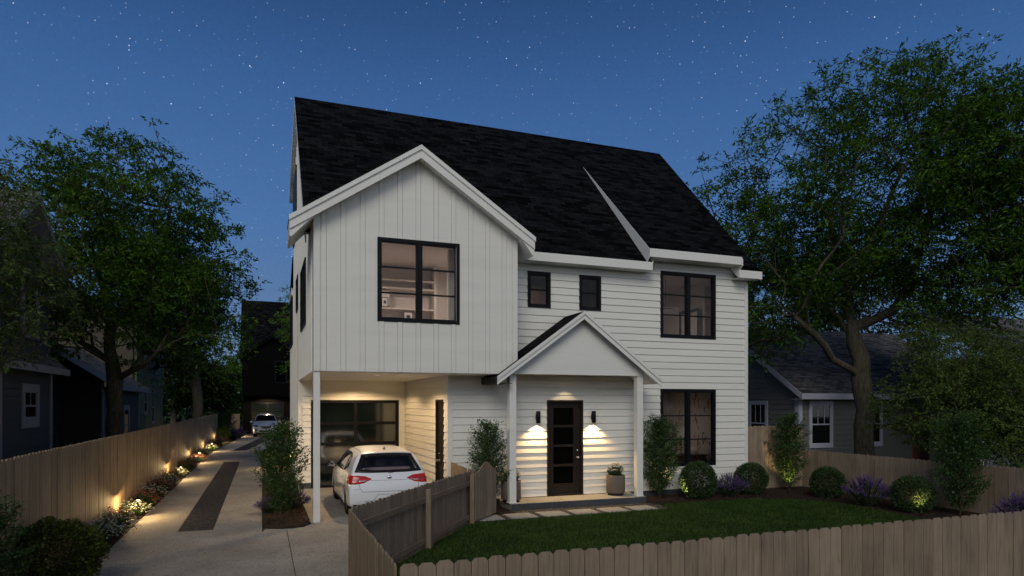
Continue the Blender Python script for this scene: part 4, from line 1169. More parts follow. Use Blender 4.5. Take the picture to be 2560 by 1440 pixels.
def car_body(S):
    """S: (sx, sy, sz) scale of the base hatchback cage"""
    sx, sy, sz = S
    rows = [
     [(.74, -2.06, .26), (.82, -2.13, .44), (.845, -2.13, .64), (.80, -2.06, .94), (.71, -1.88, 1.19), (.585, -1.70, 1.41)],
     [(.80, -1.95, .22), (.875, -1.99, .44), (.885, -1.98, .64), (.84, -1.90, .94), (.74, -1.74, 1.20), (.61, -1.56, 1.425)],
     [(.845, -1.35, .20), (.893, -1.35, .44), (.90, -1.34, .64), (.868, -1.32, .94), (.755, -1.28, 1.21), (.625, -1.15, 1.448)],
     [(.85, -.50, .19), (.888, -.50, .44), (.897, -.50, .64), (.872, -.50, .93), (.755, -.50, 1.22), (.622, -.45, 1.465)],
     [(.85, .25, .19), (.888, .25, .44), (.897, .25, .64), (.872, .25, .92), (.755, .22, 1.21), (.612, .12, 1.45)],
     [(.85, .80, .19), (.888, .80, .44), (.897, .80, .63), (.868, .80, .905), (.775, .74, 1.07), (.655, .66, 1.235)],
     [(.85, 1.20, .19), (.888, 1.22, .44), (.895, 1.22, .62), (.862, 1.20, .87), (.80, 1.16, .945), (.70, 1.10, 1.00)],
     [(.83, 1.72, .20), (.87, 1.78, .42), (.872, 1.78, .58), (.838, 1.74, .77), (.79, 1.70, .835), (.68, 1.66, .885)],
     [(.66, 2.02, .22), (.73, 2.10, .42), (.735, 2.11, .56), (.70, 2.07, .69), (.65, 2.02, .745), (.56, 1.97, .78)],
    ]
    # a tight loop above the sill and just inside both ends keeps the corners from rounding away
    rows = [[r[0], (r[1][0] - .006, (r[0][1] + r[1][1]) / 2, r[0][2] + .045)] + r[1:] for r in rows]
    mixr = lambda a, b, f, g: [(p[0] + (q[0] - p[0]) * g, p[1] + (q[1] - p[1]) * f, p[2] + (q[2] - p[2]) * f) for p, q in zip(a, b)]
    rows = [rows[0], mixr(rows[0], rows[1], .35, .75)] + rows[1:]
    crown = [.016, .019, .022, .03, .034, .03, .018, .028, .03, .02]
    K = 7; NR = len(rows); KT = K - 1
    V = []; F = []
    idx = {}
    def vid(key, p):
        if key not in idx:
            idx[key] = len(V); V.append((p[0] * sx, p[1] * sy, p[2] * sz))
        return idx[key]
    def side(s, i, k):
        x, y, z = rows[i][k]
        return vid(('s', s, i, k), (x * s, y, z))
    MX = (.5, 0.0, -.5)
    def top(i, j):      # crown points between the two upper rails
        x, y, z = rows[i][KT]
        cr = crown[i]
        f = 1 - MX[j] ** 2
        return vid(('t', i, j), (x * MX[j], y + (0.02 if i >= 6 else 0) * f - (.05 * f if i == 0 else 0) - (.04 * f if i == 1 else 0), z + cr * f))
    def bot(i, j):
        x, y, z = rows[i][0]
        return vid(('b', i, j), (x * MX[j], y, z))
    def cap(e, k, j):
        i = 0 if e < 0 else NR - 1
        if k == 0: return bot(i, j)
        if k == KT: return top(i, j)
        x, y, z = rows[i][k]; f = 1 - MX[j] ** 2
        return vid(('c', e, k, j), (x * MX[j], y + e * (.055 if e < 0 else .10) * f, z))
    for s in (1, -1):
        for i in range(NR - 1):
            for k in range(K - 1):
                F.append((side(s, i, k), side(s, i + 1, k), side(s, i + 1, k + 1), side(s, i, k + 1)))
    chain_t = lambda i: [side(1, i, KT)] + [top(i, j) for j in range(3)] + [side(-1, i, KT)]
    chain_b = lambda i: [side(1, i, 0)] + [bot(i, j) for j in range(3)] + [side(-1, i, 0)]
    for i in range(NR - 1):
        for ch in (chain_t, chain_b):
            a, b = ch(i), ch(i + 1)
            for q in range(4): F.append((a[q], a[q + 1], b[q + 1], b[q]))
    for e, i in ((-1, 0), (1, NR - 1)):
        cc = lambda k: [side(1, i, k)] + [cap(e, k, j) for j in range(3)] + [side(-1, i, k)]
        for k in range(K - 1):
            a, b = cc(k), cc(k + 1)
            for q in range(4): F.append((a[q], a[q + 1], b[q + 1], b[q]))
    me = bpy.data.meshes.new('body'); me.from_pydata(V, [], F)
    bm = bmesh.new(); bm.from_mesh(me); bmesh.ops.recalc_face_normals(bm, faces=bm.faces)
    bm.to_mesh(me); bm.free()
    return me

def make_car(name, label, S, front_detail=False):
    sx, sy, sz = S
    root = empty(name, (0, 0, 0), label, 'car')
    me = car_body(S)
    tmp = bpy.data.objects.new('tmp', me); COL.objects.link(tmp)
    sub = tmp.modifiers.new('s', 'SUBSURF'); sub.levels = 3; sub.render_levels = 3
    dg = bpy.context.evaluated_depsgraph_get(); dg.update()
    shell = bpy.data.meshes.new_from_object(tmp.evaluated_get(dg))
    bpy.data.objects.remove(tmp)
    bvh = BVHTree.FromPolygons([v.co for v in shell.vertices], [p.vertices for p in shell.polygons])
    sc = lambda p: Vector((p[0] * sx, p[1] * sy, p[2] * sz))
    def hit(p, d):
        d = Vector(d).normalized(); p = sc(p)
        r = bvh.ray_cast(p - d * 3, d)
        if r[0] is None:
            r2 = bvh.find_nearest(p); return r2[0], r2[1]
        return r[0], r[1]
    def lerp_poly(poly, t):
        L = [0]
        for a, b in zip(poly, poly[1:]): L.append(L[-1] + (Vector(b) - Vector(a)).length)
        x = t * L[-1]
        for i in range(len(poly) - 1):
            if x <= L[i + 1] + 1e-9:
                f = (x - L[i]) / max(L[i + 1] - L[i], 1e-9)
                return Vector(poly[i]).lerp(Vector(poly[i + 1]), f)
        return Vector(poly[-1])
    def patch(mb, A, B, d, off=.006, nu=14, nv=6, ring=None):
        """conforming panel between polylines A and B (3D points near the body), seen along d; off = stand-off"""
        g = []
        for i in range(nu + 1):
            a, b = lerp_poly(A, i / nu), lerp_poly(B, i / nu)
            g.append([])
            for j in range(nv + 1):
                p, n = hit(a.lerp(b, j / nv), d)
                if n.dot(Vector(d)) > 0: n = -n
                g[-1].append((p, n))
        n0 = len(mb.v); W = nv + 1
        mb.v += [tuple(p + n * off) for c in g for p, n in c]
        mb.f += [(n0 + i * W + j, n0 + (i + 1) * W + j, n0 + (i + 1) * W + j + 1, n0 + i * W + j + 1) for i in range(nu) for j in range(nv)]
        # skirt back into the body
        loop = [(i, 0) for i in range(nu)] + [(nu, j) for j in range(nv)] + [(i, nv) for i in range(nu, 0, -1)] + [(0, j) for j in range(nv, 0, -1)]
        m0 = len(mb.v)
        for i, j in loop: mb.v.append(tuple(g[i][j][0] - g[i][j][1] * .004))
        for q in range(len(loop)):
            i, j = loop[q]; i2, j2 = loop[(q + 1) % len(loop)]
            mb.f.append((n0 + i * W + j, n0 + i2 * W + j2, m0 + (q + 1) % len(loop), m0 + q))
    def line(mb, pts, d, w=.007, off=.0025):
        for a, b in zip(pts, pts[1:]):
            a, b = Vector(a), Vector(b)
            t = (b - a).cross(Vector(d)).normalized() * w / 2
            n = max(2, int((b - a).length / .06))
            patch(mb, [a - t, b - t], [a + t, b + t], d, off, n, 1)
    mir = lambda pts, s: [(p[0] * s, p[1], p[2]) for p in pts]
    # ----- body with wheel arches cut out, and the rear window opening
    bodyob = bpy.data.objects.new('body', shell); shell.name = 'body'; link(bodyob, root)
    AX = (-1.33, 1.30); WR = .318 * sz
    cut = MB()
    for ya in AX:
        for s in (1, -1): cut.lathe([(0, -.24), (WR + .045, -.24), (WR + .045, .24), (0, .24)], (s * .80 * sx, ya * sy, WR + .0), 40, 'X')
    co = cut.build('cutter', M['gap'])
    bo = bodyob.modifiers.new('arch', 'BOOLEAN'); bo.object = co; bo.operation = 'DIFFERENCE'; bo.solver = 'EXACT'
    dg = bpy.context.evaluated_depsgraph_get(); dg.update()
    fin = bpy.data.meshes.new_from_object(bodyob.evaluated_get(dg)); fin.name = 'body'
    bodyob.modifiers.clear(); bodyob.data = fin
    bpy.data.objects.remove(co)
    bm = bmesh.new(); bm.from_mesh(fin)
    if not front_detail:      # open the shell under the rear glass so the cabin shows
        dele = [f for f in bm.faces if f.calc_center_median().y < -1.55 * sy and f.normal.y < -.3 and abs(f.calc_center_median().x) < (.60 - .28 * (f.calc_center_median().z / sz - 1.0)) * sx and 1.03 * sz < f.calc_center_median().z < 1.36 * sz]
        bmesh.ops.delete(bm, geom=dele, context='FACES')
    bm.to_mesh(fin); bm.free()
    fin.materials.clear(); fin.materials.append(M['car'])
    fin.polygons.foreach_set('use_smooth', [True] * len(fin.polygons)); fin.update()
    try: fin.set_sharp_from_angle(angle=R(40))
    except Exception: pass
    # floor pan / arch liners
    m = MB()
    m.box(-.70 * sx, .70 * sx, -1.9 * sy, 1.9 * sy, .19 * sz, .30 * sz)
    for ya in AX:
        for s in (1, -1): m.lathe([(WR + .043, -.235 * s), (WR + .043, .03 * s)], (s * .80 * sx, ya * sy, WR), 32, 'X')
    m.build('underbody', M['matt_black'], root)
    # ----- side windows
    for s in (1, -1):
        d = (-s, 0, -.25)
        m = MB()
        A = mir([(.85, .96, 1.0), (.80, .62, 1.16), (.70, .18, 1.345), (.66, -.05, 1.385)], s); B = mir([(.86, .92, .955), (.88, .6, .955), (.88, .2, .955), (.88, -.05, .955)], s)
        patch(m, A, B, d, .004, 16, 6)
        m.build('side_window', M['car_glass'], root, True)
        m = MB()
        A = mir([(.66, -.11, 1.385), (.66, -.8, 1.38), (.67, -1.06, 1.36)], s); B = mir([(.88, -.11, .957), (.88, -.8, .965), (.86, -1.02, .985)], s)
        patch(m, A, B, d, .004, 14, 6)
        m.build('side_window', M['car_glass'], root, True)
        m = MB()
        A = mir([(.67, -1.10, 1.36), (.68, -1.30, 1.30)], s); B = mir([(.86, -1.06, .99), (.84, -1.42, 1.09)], s)
        patch(m, A, B, d, .004, 6, 5)
        m.build('quarter_window', M['car_glass'], root, True)
        m = MB()
        dd = (-s, 0, 0)
        line(m, mir([(.9, -.08, .95), (.9, -.08, .35)], s), dd); line(m, mir([(.9, .88, .93), (.9, .92, .6), (.9, .84, .33)], s), dd); line(m, mir([(.9, -.92, .95), (.9, -1.0, .72)], s), dd)
        line(m, mir([(.9, .84, .33), (.9, -.85, .33)], s), dd)
        m.build('panel_gap', M['gap'], root)
        m = MB()
        for y in (-.74, .12):
            p, n = hit((s * .9, y, .80), dd)
            m.obox(p + n * .012, (0, .085, 0), n * .009, (0, 0, .013))
        m.build('door_handle', M['car'], root, True, .006)
        m = MB(); A = mir([(.9, -.98, .27), (.9, .95, .27)], s); B = mir([(.9, -.98, .19), (.9, .95, .19)], s)
        patch(m, A, B, dd, .012, 10, 2); m.build('sill', M['matt_black'], root)
        # mirror
        m = MB(); c = sc((s * .97, .70, .985))
        m.lathe([(.0, -.075), (.055, -.06), (.078, -.01), (.075, .03), (.06, .05), (.0, .052)], (0, 0, 0), 16, 'Y')
        m.v = [(c.x + v[0] * 1.45, c.y + v[1], c.z + v[2] * .95) for v in m.v]
        mi = m.build('mirror', M['car'] if front_detail else M['gloss_black'], root, True)
        m = MB(); m.bar(c + Vector((-s * .03, .0, -.045)), c + Vector((-s * .13, .03, -.07)), .05, .03); m.build('mirror_arm', M['gloss_black'], mi)
        m = MB(); m.lathe([(0, -.062), (.05, -.062), (.062, -.066), (.0, -.070)], (0, 0, 0), 14, 'Y'); m.v = [(c.x + v[0] * 1.45, c.y + v[1], c.z + v[2] * .9) for v in m.v]; m.build('mirror_glass', M['chrome'], mi)
        m = MB(); m.bar(c + Vector((-s * .085, .012, -.058)), c + Vector((s * .095, .0, -.052)), .085, .028); m.build('mirror_trim', M['chrome'], mi, True, .008)
    # ----- wheels
    for ya in AX:
        for s in (1, -1):
            c = (s * .748 * sx, ya * sy, WR); w = .105
            m = MB(); m.lathe([(WR * .70, -w), (WR * .93, -w * 1.02), (WR * .985, -w * .8), (WR, -w * .45), (WR, w * .45), (WR * .985, w * .8), (WR * .93, w * 1.02), (WR * .70, w)], c, 40, 'X')
            wh = m.build('wheel', M['tyre'], root, True)
            m = MB(); o = s * .085
            m.lathe([(WR * .71, o * 1.15), (WR * .66, o * .95), (WR * .63, o * .2)], c, 32, 'X')
            m.lathe([(.0, o * 1.05), (.03, o * 1.05), (.06, o * .9), (.06, o * .2)], c, 16, 'X')
            for q in range(10):
                a = 2 * PI * q / 10
                p0 = Vector((c[0] + o * .85, c[1] + .05 * math.cos(a), c[2] + .05 * math.sin(a))); p1 = Vector((c[0] + o * 1.0, c[1] + WR * .69 * math.cos(a + .1), c[2] + WR * .69 * math.sin(a + .1)))
                m.bar(p0, p1, .022, .03, (1, 0, 0))
            m.build('rim', M['alloy'], wh)
            m = MB(); m.lathe([(0, o * .1), (WR * .64, o * .1)], c, 24, 'X'); m.build('brake_disc', M['matt_black'], wh)
    # ----- rear: window, lamps, bumper
    d = (0, 1, 0)
    m = MB()
    top_o = [(-.555, -1.8, 1.375), (0, -1.8, 1.392), (.555, -1.8, 1.375)]; bot_o = [(-.745, -2, 1.0), (-.4, -2, .985), (.4, -2, .985), (.745, -2, 1.0)]
    top_i = [(-.49, -1.8, 1.335), (0, -1.8, 1.348), (.49, -1.8, 1.335)]; bot_i = [(-.62, -2, 1.052), (-.35, -2, 1.04), (.35, -2, 1.04), (.62, -2, 1.052)]
    if front_detail:
        patch(m, top_o, bot_o, d, .005, 18, 8); m.build('rear_window', M['car_glass'], root, True)
    else:
        patch(m, top_o, top_i, d, .005, 18, 2); patch(m, bot_i, bot_o, d, .005, 18, 2)
        for s in (1, -1): patch(m, mir([(.555, -1.8, 1.375), (.745, -2, 1.0)], s), mir([(.475, -1.8, 1.347), (.605, -2, 1.040)], s), d, .0055, 8, 2)
        rw = m.build('rear_window', M['gloss_black'], root, True)
        m = MB(); patch(m, top_i, bot_i, d, .003, 18, 8); m.build('rear_glass', M['car_clear'], rw, True)
        m = MB()
        m.box(-.58, .58, -1.55, -1.50, .80, 1.06)
        for x in (-.42, .0, .42): m.box(x - .13, x + .13, -.98, -.88, 1.03, 1.19)
        m.box(-.6, .6, -1.05, -.9, .5, 1.02)
        for x in (-.36, .36): m.box(x - .24, x + .24, .05, .18, .5, 1.1); m.box(x - .13, x + .13, .06, .16, 1.12, 1.27)
        m.build('seats', M['seat'], root, False, .03)
        m = MB(); m.box(-.62, .62, -1.9, -1.0, .78, .80); m.build('parcel_shelf', M['matt_black'], root)
    m = MB()   # spoiler lip
    p = []
    for x, y, z in ((-.57, -1.66, 1.405), (-.3, -1.70, 1.425), (0, -1.715, 1.432), (.3, -1.70, 1.425), (.57, -1.66, 1.405)):
        p.append(sc((x, y, z)))
    for a, b in zip(p, p[1:]):
        m.add([a, b, b + Vector((0, -.10, -.012)), a + Vector((0, -.10, -.012)), a + Vector((0, .02, -.05)), b + Vector((0, .02, -.05)), b + Vector((0, -.095, -.032)), a + Vector((0, -.095, -.032))],
              [(0, 1, 2, 3), (4, 7, 6, 5), (3, 2, 6, 7), (0, 4, 5, 1), (0, 3, 7, 4), (1, 5, 6, 2)])
    m.build('spoiler', M['car'], root)
    for s in (1, -1):
        d2 = (-s * .35, 1, 0)
        m = MB(); A = mir([(.38, -2.1, .862), (.54, -2.1, .922), (.72, -2.05, .935), (.90, -1.9, .94)], s); B = mir([(.39, -2.1, .852), (.55, -2.1, .775), (.72, -2.05, .750), (.93, -1.9, .755)], s)
        patch(m, A, B, d2, .008, 18, 6); tl = m.build('taillight', M['red'], root, True)
        m = MB(); A = mir([(.44, -2.1, .838), (.65, -2.08, .828)], s); B = mir([(.55, -2.1, .808), (.65, -2.08, .800)], s)
        patch(m, A, B, d2, .0115, 8, 3); m.build('reversing_lens', M['chrome'], tl, True)
        m = MB(); A = mir([(.66, -2.08, .85), (.92, -1.9, .855)], s); B = mir([(.66, -2.08, .838), (.92, -1.9, .842)], s); patch(m, A, B, d2, .0112, 10, 1); m.build('lens_line', M['gap'], tl)
        m = MB(); A = mir([(.45, -2.1, .30), (.78, -2.05, .31)], s); B = mir([(.49, -2.1, .275), (.78, -2.05, .285)], s); patch(m, A, B, (-s * .2, 1, 0), .006, 8, 2)
        m.build('bumper_vent', M['matt_black'], root)
    m = MB()
    tg = [(-.66, -2.1, .785), (-.64, -2.1, .66), (-.58, -2.1, .585), (.58, -2.1, .585), (.64, -2.1, .66), (.66, -2.1, .785)]
    line(m, tg, d); line(m, [(-.42, -2.1, .825), (.42, -2.1, .825)], d, .005)
    line(m, [(-.86, -2.0, .64), (-.65, -2.1, .645)], d, .005); line(m, [(.65, -2.1, .645), (.86, -2.0, .64)], d, .005)
    line(m, [(-.55, -2.1, .375), (-.36, -2.1, .385), (-.26, -2.1, .52), (.26, -2.1, .52), (.36, -2.1, .385), (.55, -2.1, .375)], d, .006)
    m.build('panel_gap', M['gap'], root)
    m = MB(); patch(m, [(-.66, -2.1, .245), (-.5, -2.1, .30), (.5, -2.1, .30), (.66, -2.1, .245)], [(-.64, -2.1, .20), (.64, -2.1, .20)], (0, 1, .35), .008, 14, 3)
    m.build('diffuser', M['matt_black'], root)
    p, n = hit((0, -2.1, .875), d)
    m = MB(); m.lathe([(0, -.006), (.042, -.006), (.05, .0), (.05, .006)], (p.x, p.y - .002, p.z), 20, 'Y'); m.build('round_badge', M['chrome'], root, True)
    if not front_detail:
        p0, n0 = hit((.02, -2, 1.0), d); p1, n1 = hit((-.34, -2, 1.03), d)
        m = MB(); m.bar(p0 + n0 * .03, p1 + n1 * .02, .022, .016); m.obox(p0 + n0 * .02, (.05, 0, 0), (0, .02, 0), (0, 0, .02)); m.build('wiper', M['matt_black'], root)
        p, n = hit((0, -1.38, 1.5), (0, 0, -1))
        m = MB(); m.prism([p + Vector((-.012, .07, -.01)), p + Vector((-.012, -.05, -.01)), p + Vector((-.006, -.06, .055)), p + Vector((-.006, -.04, .058))], (.02, 0, 0)); m.obox(p, (.03, 0, 0), (0, .07, 0), (0, 0, .01)); m.build('antenna', M['gloss_black'], root)
        m = MB()
        for s in (1, -1): line(m, [(s * .54, -1.55, 1.45), (s * .555, -.6, 1.5), (s * .55, .1, 1.5)], (0, 0, -1), .010)
        m.build('roof_seam', M['gap'], root)
    # ----- front
    dF = (0, -1, -.3)
    m = MB(); patch(m, [(-.585, .2, 1.43), (0, .2, 1.46), (.585, .2, 1.43)], [(-.73, 1.05, 1.0), (0, 1.1, 1.0), (.73, 1.05, 1.0)], (0, -1, -.8), .004, 18, 10)
    m.build('windscreen', M['car_glass'], root, True)
    if front_detail:
        d = (0, -1, 0)
        m = MB(); A = [(-.36, 2.1, .66), (-.30, 2.1, .715), (.30, 2.1, .715), (.36, 2.1, .66)]; B = [(-.36, 2.1, .65), (-.22, 2.1, .555), (.22, 2.1, .555), (.36, 2.1, .65)]
        patch(m, A, B, d, .008, 16, 5); gr = m.build('grille', M['gloss_black'], root)
        m = MB()
        for k in range(7):
            x = -.27 + .09 * k
            line(m, [(x, 2.1, .70), (x + .05, 2.1, .58)] if abs(x + .05) < .24 else [(x, 2.1, .70), (x + .01, 2.1, .66)], d, .008, .012)
        m.build('grille_bar', M['alloy'], gr)
        m = MB(); patch(m, [(-.40, 2.1, .435), (.40, 2.1, .435)], [(-.46, 2.1, .34), (.46, 2.1, .34)], d, .008, 14, 3); m.build('lower_intake', M['matt_black'], root)
        m = MB(); patch(m, [(-.7, 2.05, .30), (.7, 2.05, .30)], [(-.62, 2.05, .215), (.62, 2.05, .215)], (0, -1, .3), .01, 14, 3); m.build('skid_plate', M['matt_black'], root)
        for s in (1, -1):
            m = MB(); A = mir([(.39, 2.1, .715), (.60, 2.05, .765), (.78, 1.9, .79)], s); B = mir([(.40, 2.1, .70), (.60, 2.05, .68), (.78, 1.9, .69)], s)
            patch(m, A, B, (-s * .4, -1, 0), .008, 12, 4); m.build('headlight', M['gloss_black'], root, True)
            m = MB(); A = mir([(.52, 2.05, .46), (.70, 2.0, .54)], s); B = mir([(.54, 2.05, .44), (.70, 2.0, .40)], s); patch(m, A, B, (-s * .3, -1, 0), .008, 8, 3); m.build('bumper_vent', M['matt_black'], root)
            m = MB(); pts = [hit((s * .55, y, 1.5), (0, 0, -1))[0] + Vector((0, 0, .035 if -1.4 < y < -.05 else -.004)) for y in (-1.45, -1.3, -.8, -.2, 0.02)]
            m.tube(pts, .016, 8); m.build('roof_rail', M['chrome'], root, True)
            m = MB(); line(m, [(s * .50, 1.1, 1.0), (s * .42, 1.9, .86)], (0, 0, -1), .006); m.build('bonnet_crease', M['gap'], root)
    return root
car = make_car('parked_car', 'white hatchback with red tail lights parked nose-in under the carport', (1, 1, 1))
car.location = (2.62, 16.70, .0)
suv = make_car('parked_car', 'white crossover facing the camera at the end of the driveway', (1.06, 1.05, 1.14), True)
suv.location = (.22, 55.7, .0); suv.rotation_euler = (0, 0, PI)
# ================================================================ PLANTS
def unit(a):
    return a / np.maximum(np.linalg.norm(a, axis=-1, keepdims=True), 1e-9)

def leaves_np(P, D, L, W, rng, droop=.2, spread=.8, curl=.25, flat=.5):
    """diamond leaves folded on the midrib: P base points, D growth directions"""
    n = len(P)
    d = unit(D + rng.normal(0, spread, (n, 3)) + np.array([0, 0, -droop]))
    up = np.tile([0, 0, 1.0], (n, 1)) * flat + rng.normal(0, 1, (n, 3)) * (1 - flat)
    s = unit(np.cross(d, up)); nn = unit(np.cross(s, d))
    l = (L * rng.uniform(.65, 1.25, n))[:, None]; w = (W * rng.uniform(.7, 1.2, n))[:, None]
    a = P; c = P + d * l - nn * l * .12
    m = P + d * l * .48
    b = m + s * w * .5 + nn * w * curl; e = m - s * w * .5 + nn * w * curl
    V = np.stack([a, b, c, e], 1).reshape(-1, 3)
    F = np.arange(4 * n).reshape(n, 4)
    return V, F

def grow(seed, base, trunk_h, crowns, n_att, r_base, wob=.15, step=.55, leader=.75, tip=.007, expo=2.3, lean=(0, 0), limbs=(), gap=-.28):
    """woody skeleton: attraction points in the crown ellipsoids, each tied to the cheapest existing node"""
    rng = np.random.default_rng(seed)
    base = np.array(base, float)
    top = max(c[2] + r[2] for c, r in crowns)
    cz = np.mean([c for c, r in crowns], 0)
    nodes = [base]; par = [-1]; plen = [0.0]
    H = trunk_h + (top - trunk_h - base[2]) * leader - 0
    k = int(H / step)
    for i in range(1, k + 1):
        f = i / k
        p = base + np.array([0, 0, H * f]) + np.array([lean[0], lean[1], 0]) * f + (np.array([cz[0] - base[0], cz[1] - base[1], 0]) * max(0, f - .25) * .8)
        p[:2] += rng.normal(0, wob * .35, 2)
        nodes.append(p); par.append(len(nodes) - 2); plen.append(plen[-1] + step)
    for lb in limbs:
        pts = [np.array(p, float) for p in lb]
        nd = np.array(nodes[:k + 1]); q = int(np.argmin(np.linalg.norm(nd - pts[0], axis=1)))
        prev = q; pts = [nodes[q]] + pts[1:]
        for a_, b_ in zip(pts, pts[1:]):
            m_ = max(1, int(np.linalg.norm(b_ - a_) / step))
            for i in range(1, m_ + 1):
                nodes.append(a_ + (b_ - a_) * i / m_ + rng.normal(0, .03, 3)); par.append(prev); plen.append(plen[prev] + step * .6); prev = len(nodes) - 1
    vol = np.array([r[0] * r[1] * r[2] for c, r in crowns]); vol = vol / vol.sum()
    att = []
    while len(att) < n_att:
        c, r = crowns[rng.choice(len(crowns), p=vol)]
        q = rng.normal(0, 1, 3); q /= np.linalg.norm(q)
        rad = rng.uniform(.12, 1) ** .42
        # lumpy outline
        lump = 1 + .24 * noise.noise(Vector((q[0] * 2.1 + seed, q[1] * 2.1, q[2] * 2.1)))+ .12 * noise.noise(Vector((q[0] * 5 + seed, q[1] * 5, q[2] * 5)))
        p = np.array(c) + q * np.array(r) * rad * lump
        if noise.noise(Vector((p[0] * .55 + seed * 3, p[1] * .55, p[2] * .7))) < gap and rng.random() < .92: continue
        if p[2] > base[2] + .6: att.append(p)
    att = np.array(att)
    att = att[np.argsort(np.linalg.norm(att - (base + [0, 0, trunk_h]), axis=1))]
    N = np.zeros((len(nodes) + n_att * 8, 3)); N[:len(nodes)] = nodes
    PLn = np.zeros(len(N)); PLn[:len(nodes)] = plen
    cnt = len(nodes); ok0 = [i for i in range(cnt) if nodes[i][2] - base[2] >= trunk_h * .8]
    usable = np.zeros(len(N), bool); usable[ok0] = True
    tips = []
    for p in att:
        dv = p - N[:cnt]; dist = np.linalg.norm(dv, axis=1)
        cost = dist + .30 * PLn[:cnt] + np.maximum(0, -(dv[:, 2]) - .15 * dist) * .7
        cost[~usable[:cnt]] = 1e9
        q = int(np.argmin(cost)); d = dist[q]
        m = min(7, max(1, int(d / step)))
        prev = q; a = N[q].copy()
        pd = unit((N[q] - N[par[q]])[None])[0] if par[q] >= 0 else np.array([0, 0, 1.])
        for i in range(1, m + 1):
            f = i / m
            x = a + (p - a) * f + pd * d * .22 * f * (1 - f) * 2 + np.array([0, 0, d * .10 * f * (1 - f)])
            if i < m: x = x + rng.normal(0, .06 * step, 3)
            if cnt >= len(N): break
            N[cnt] = x; par.append(prev); PLn[cnt] = PLn[prev] + d / m; usable[cnt] = True
            prev = cnt; cnt += 1
        tips.append(prev)
    N = N[:cnt]; par = np.array(par[:cnt])
    area = np.zeros(cnt); kids = [[] for _ in range(cnt)]
    for i in range(cnt - 1, 0, -1):
        if not kids[i]: area[i] += tip ** expo
        area[par[i]] += area[i]; kids[par[i]].append(i)
    rad = area ** (1 / expo)
    sc = r_base / rad[0]
    rad = np.where(rad * sc > tip, tip + (rad - tip) * sc, rad) if sc < 1.6 else rad * (1 + (sc - 1) * (rad / rad[0]) ** .5)
    return N, par, rad, kids, np.array(tips), rng

def wood_mesh(name, N, par, rad, kids, mat, parent, flare=1.35, rmin=0.0):
    mb = MB()
    stack = [(0, None)]
    while stack:
        i, frm = stack.pop()
        ch = [frm] if frm is not None else []
        cur = i
        while True:
            ch.append(cur)
            ks = [k for k in kids[cur]]
            if not ks: break
            ks.sort(key=lambda k: -rad[k])
            for k in ks[1:]:
                if rad[k] > rmin: stack.append((k, cur))
            cur = ks[0]
            if rad[cur] <= rmin: break
        if len(ch) < 2: continue
        rr = [rad[k] for k in ch]
        if frm is not None: rr[0] = rr[1] * 1.05
        else:
            rr[0] *= flare; 
            if len(rr) > 1: rr[1] *= 1 + (flare - 1) * .25
        n = 12 if rr[0] > .12 else (6 if rr[0] > .03 else 4)
        mb.tube([N[k] for k in ch], rr, n, False)
    o = mb.build(name, mat, parent, True, fixn=False)
    return o

def make_tree(label, base, trunk_h, crowns, n_att, r_base, seed, leaf, L=.12, W=.045, per=42, cl=.33, droop=.35, group=None, step=.55, leader=.7, name='tree', flat=.45, expo=2.3, lean=(0, 0), tw=.006, rmin=0.0, flare=1.35, cat='tree', limbs=(), gap=-.28):
    root = empty(name, base, label, cat, group)
    N, par, rad, kids, tips, rng = grow(seed, base, trunk_h, crowns, n_att, r_base, step=step, leader=leader, expo=expo, lean=lean, tip=tw, limbs=limbs, gap=gap)
    wood_mesh('trunk', N, par, rad, kids, M['bark'], root, flare, rmin)
    # leaves sit on short sprays round each twig tip and along the last twig
    n = len(tips)
    T = N[tips]; Pp = N[par[tips]]
    d = unit(T - Pp + 1e-6)
    cnt = rng.poisson(per, n)
    idx = np.repeat(np.arange(n), cnt); m = len(idx)
    # several sprays per tip
    spd = unit(rng.normal(0, 1, (n, 6, 3)) * np.array([1, 1, .55]) + d[:, None, :] * .7)
    k = rng.integers(0, 6, m)
    t = rng.uniform(.05, 1, m)
    sd = spd[idx, k]
    P = T[idx] + sd * (t * cl)[:, None] + rng.normal(0, .03, (m, 3)) - np.array([0, 0, 1]) * (t ** 2 * cl * .35)[:, None]
    V, F = leaves_np(P, sd, L, W, rng, droop, .55, .22, flat)
    off = np.array(base)
    np_mesh('crown', V - off, F, leaf, root)
    return root

def pix(px, py, d, dz=0.0):
    r = (px - 1280) / 1650 * d; S, C_ = math.sin(R(20.7)), math.cos(R(20.7))
    return (d * S + r * C_, d * C_ - r * S, 2.5 - (py - 1010) * d / 1650 + dz)
def limb(pts, d, dd=0.0):
    return [pix(x, y, d + dd * i) for i, (x, y) in enumerate(pts)]
TREES_L = 'trees beyond the driveway fence'; TREES_R = 'trees beyond the garden side fence'
make_tree('big broad leaved tree with forked trunk rising behind the long driveway fence', (-4.75, 26, 0), 3.6,
          [((-4.5, 26, 8.3), (3.5, 3.6, 3.4)), ((-3.2, 25.6, 6.3), (3.1, 3.2, 2.6)), ((-6.6, 25.6, 7.0), (2.9, 3, 3.0)), ((-5.2, 26, 10.0), (2.2, 2.2, 1.9)), ((-7.9, 25.4, 6.4), (2.2, 2.4, 2.2))],
          1750, .25, 11, M['leaf_maple'], .16, .055, 40, .46, group=TREES_L, gap=-.12, limbs=[limb([(295, 935), (355, 912), (422, 862), (490, 835)], 22.6, -.4), limb([(290, 900), (230, 872), (150, 830), (80, 790)], 22.6, .2), limb([(293, 850), (262, 760), (240, 650), (200, 560)], 22.6, .5), limb([(293, 830), (350, 720), (400, 620), (430, 520)], 22.6, .2)])
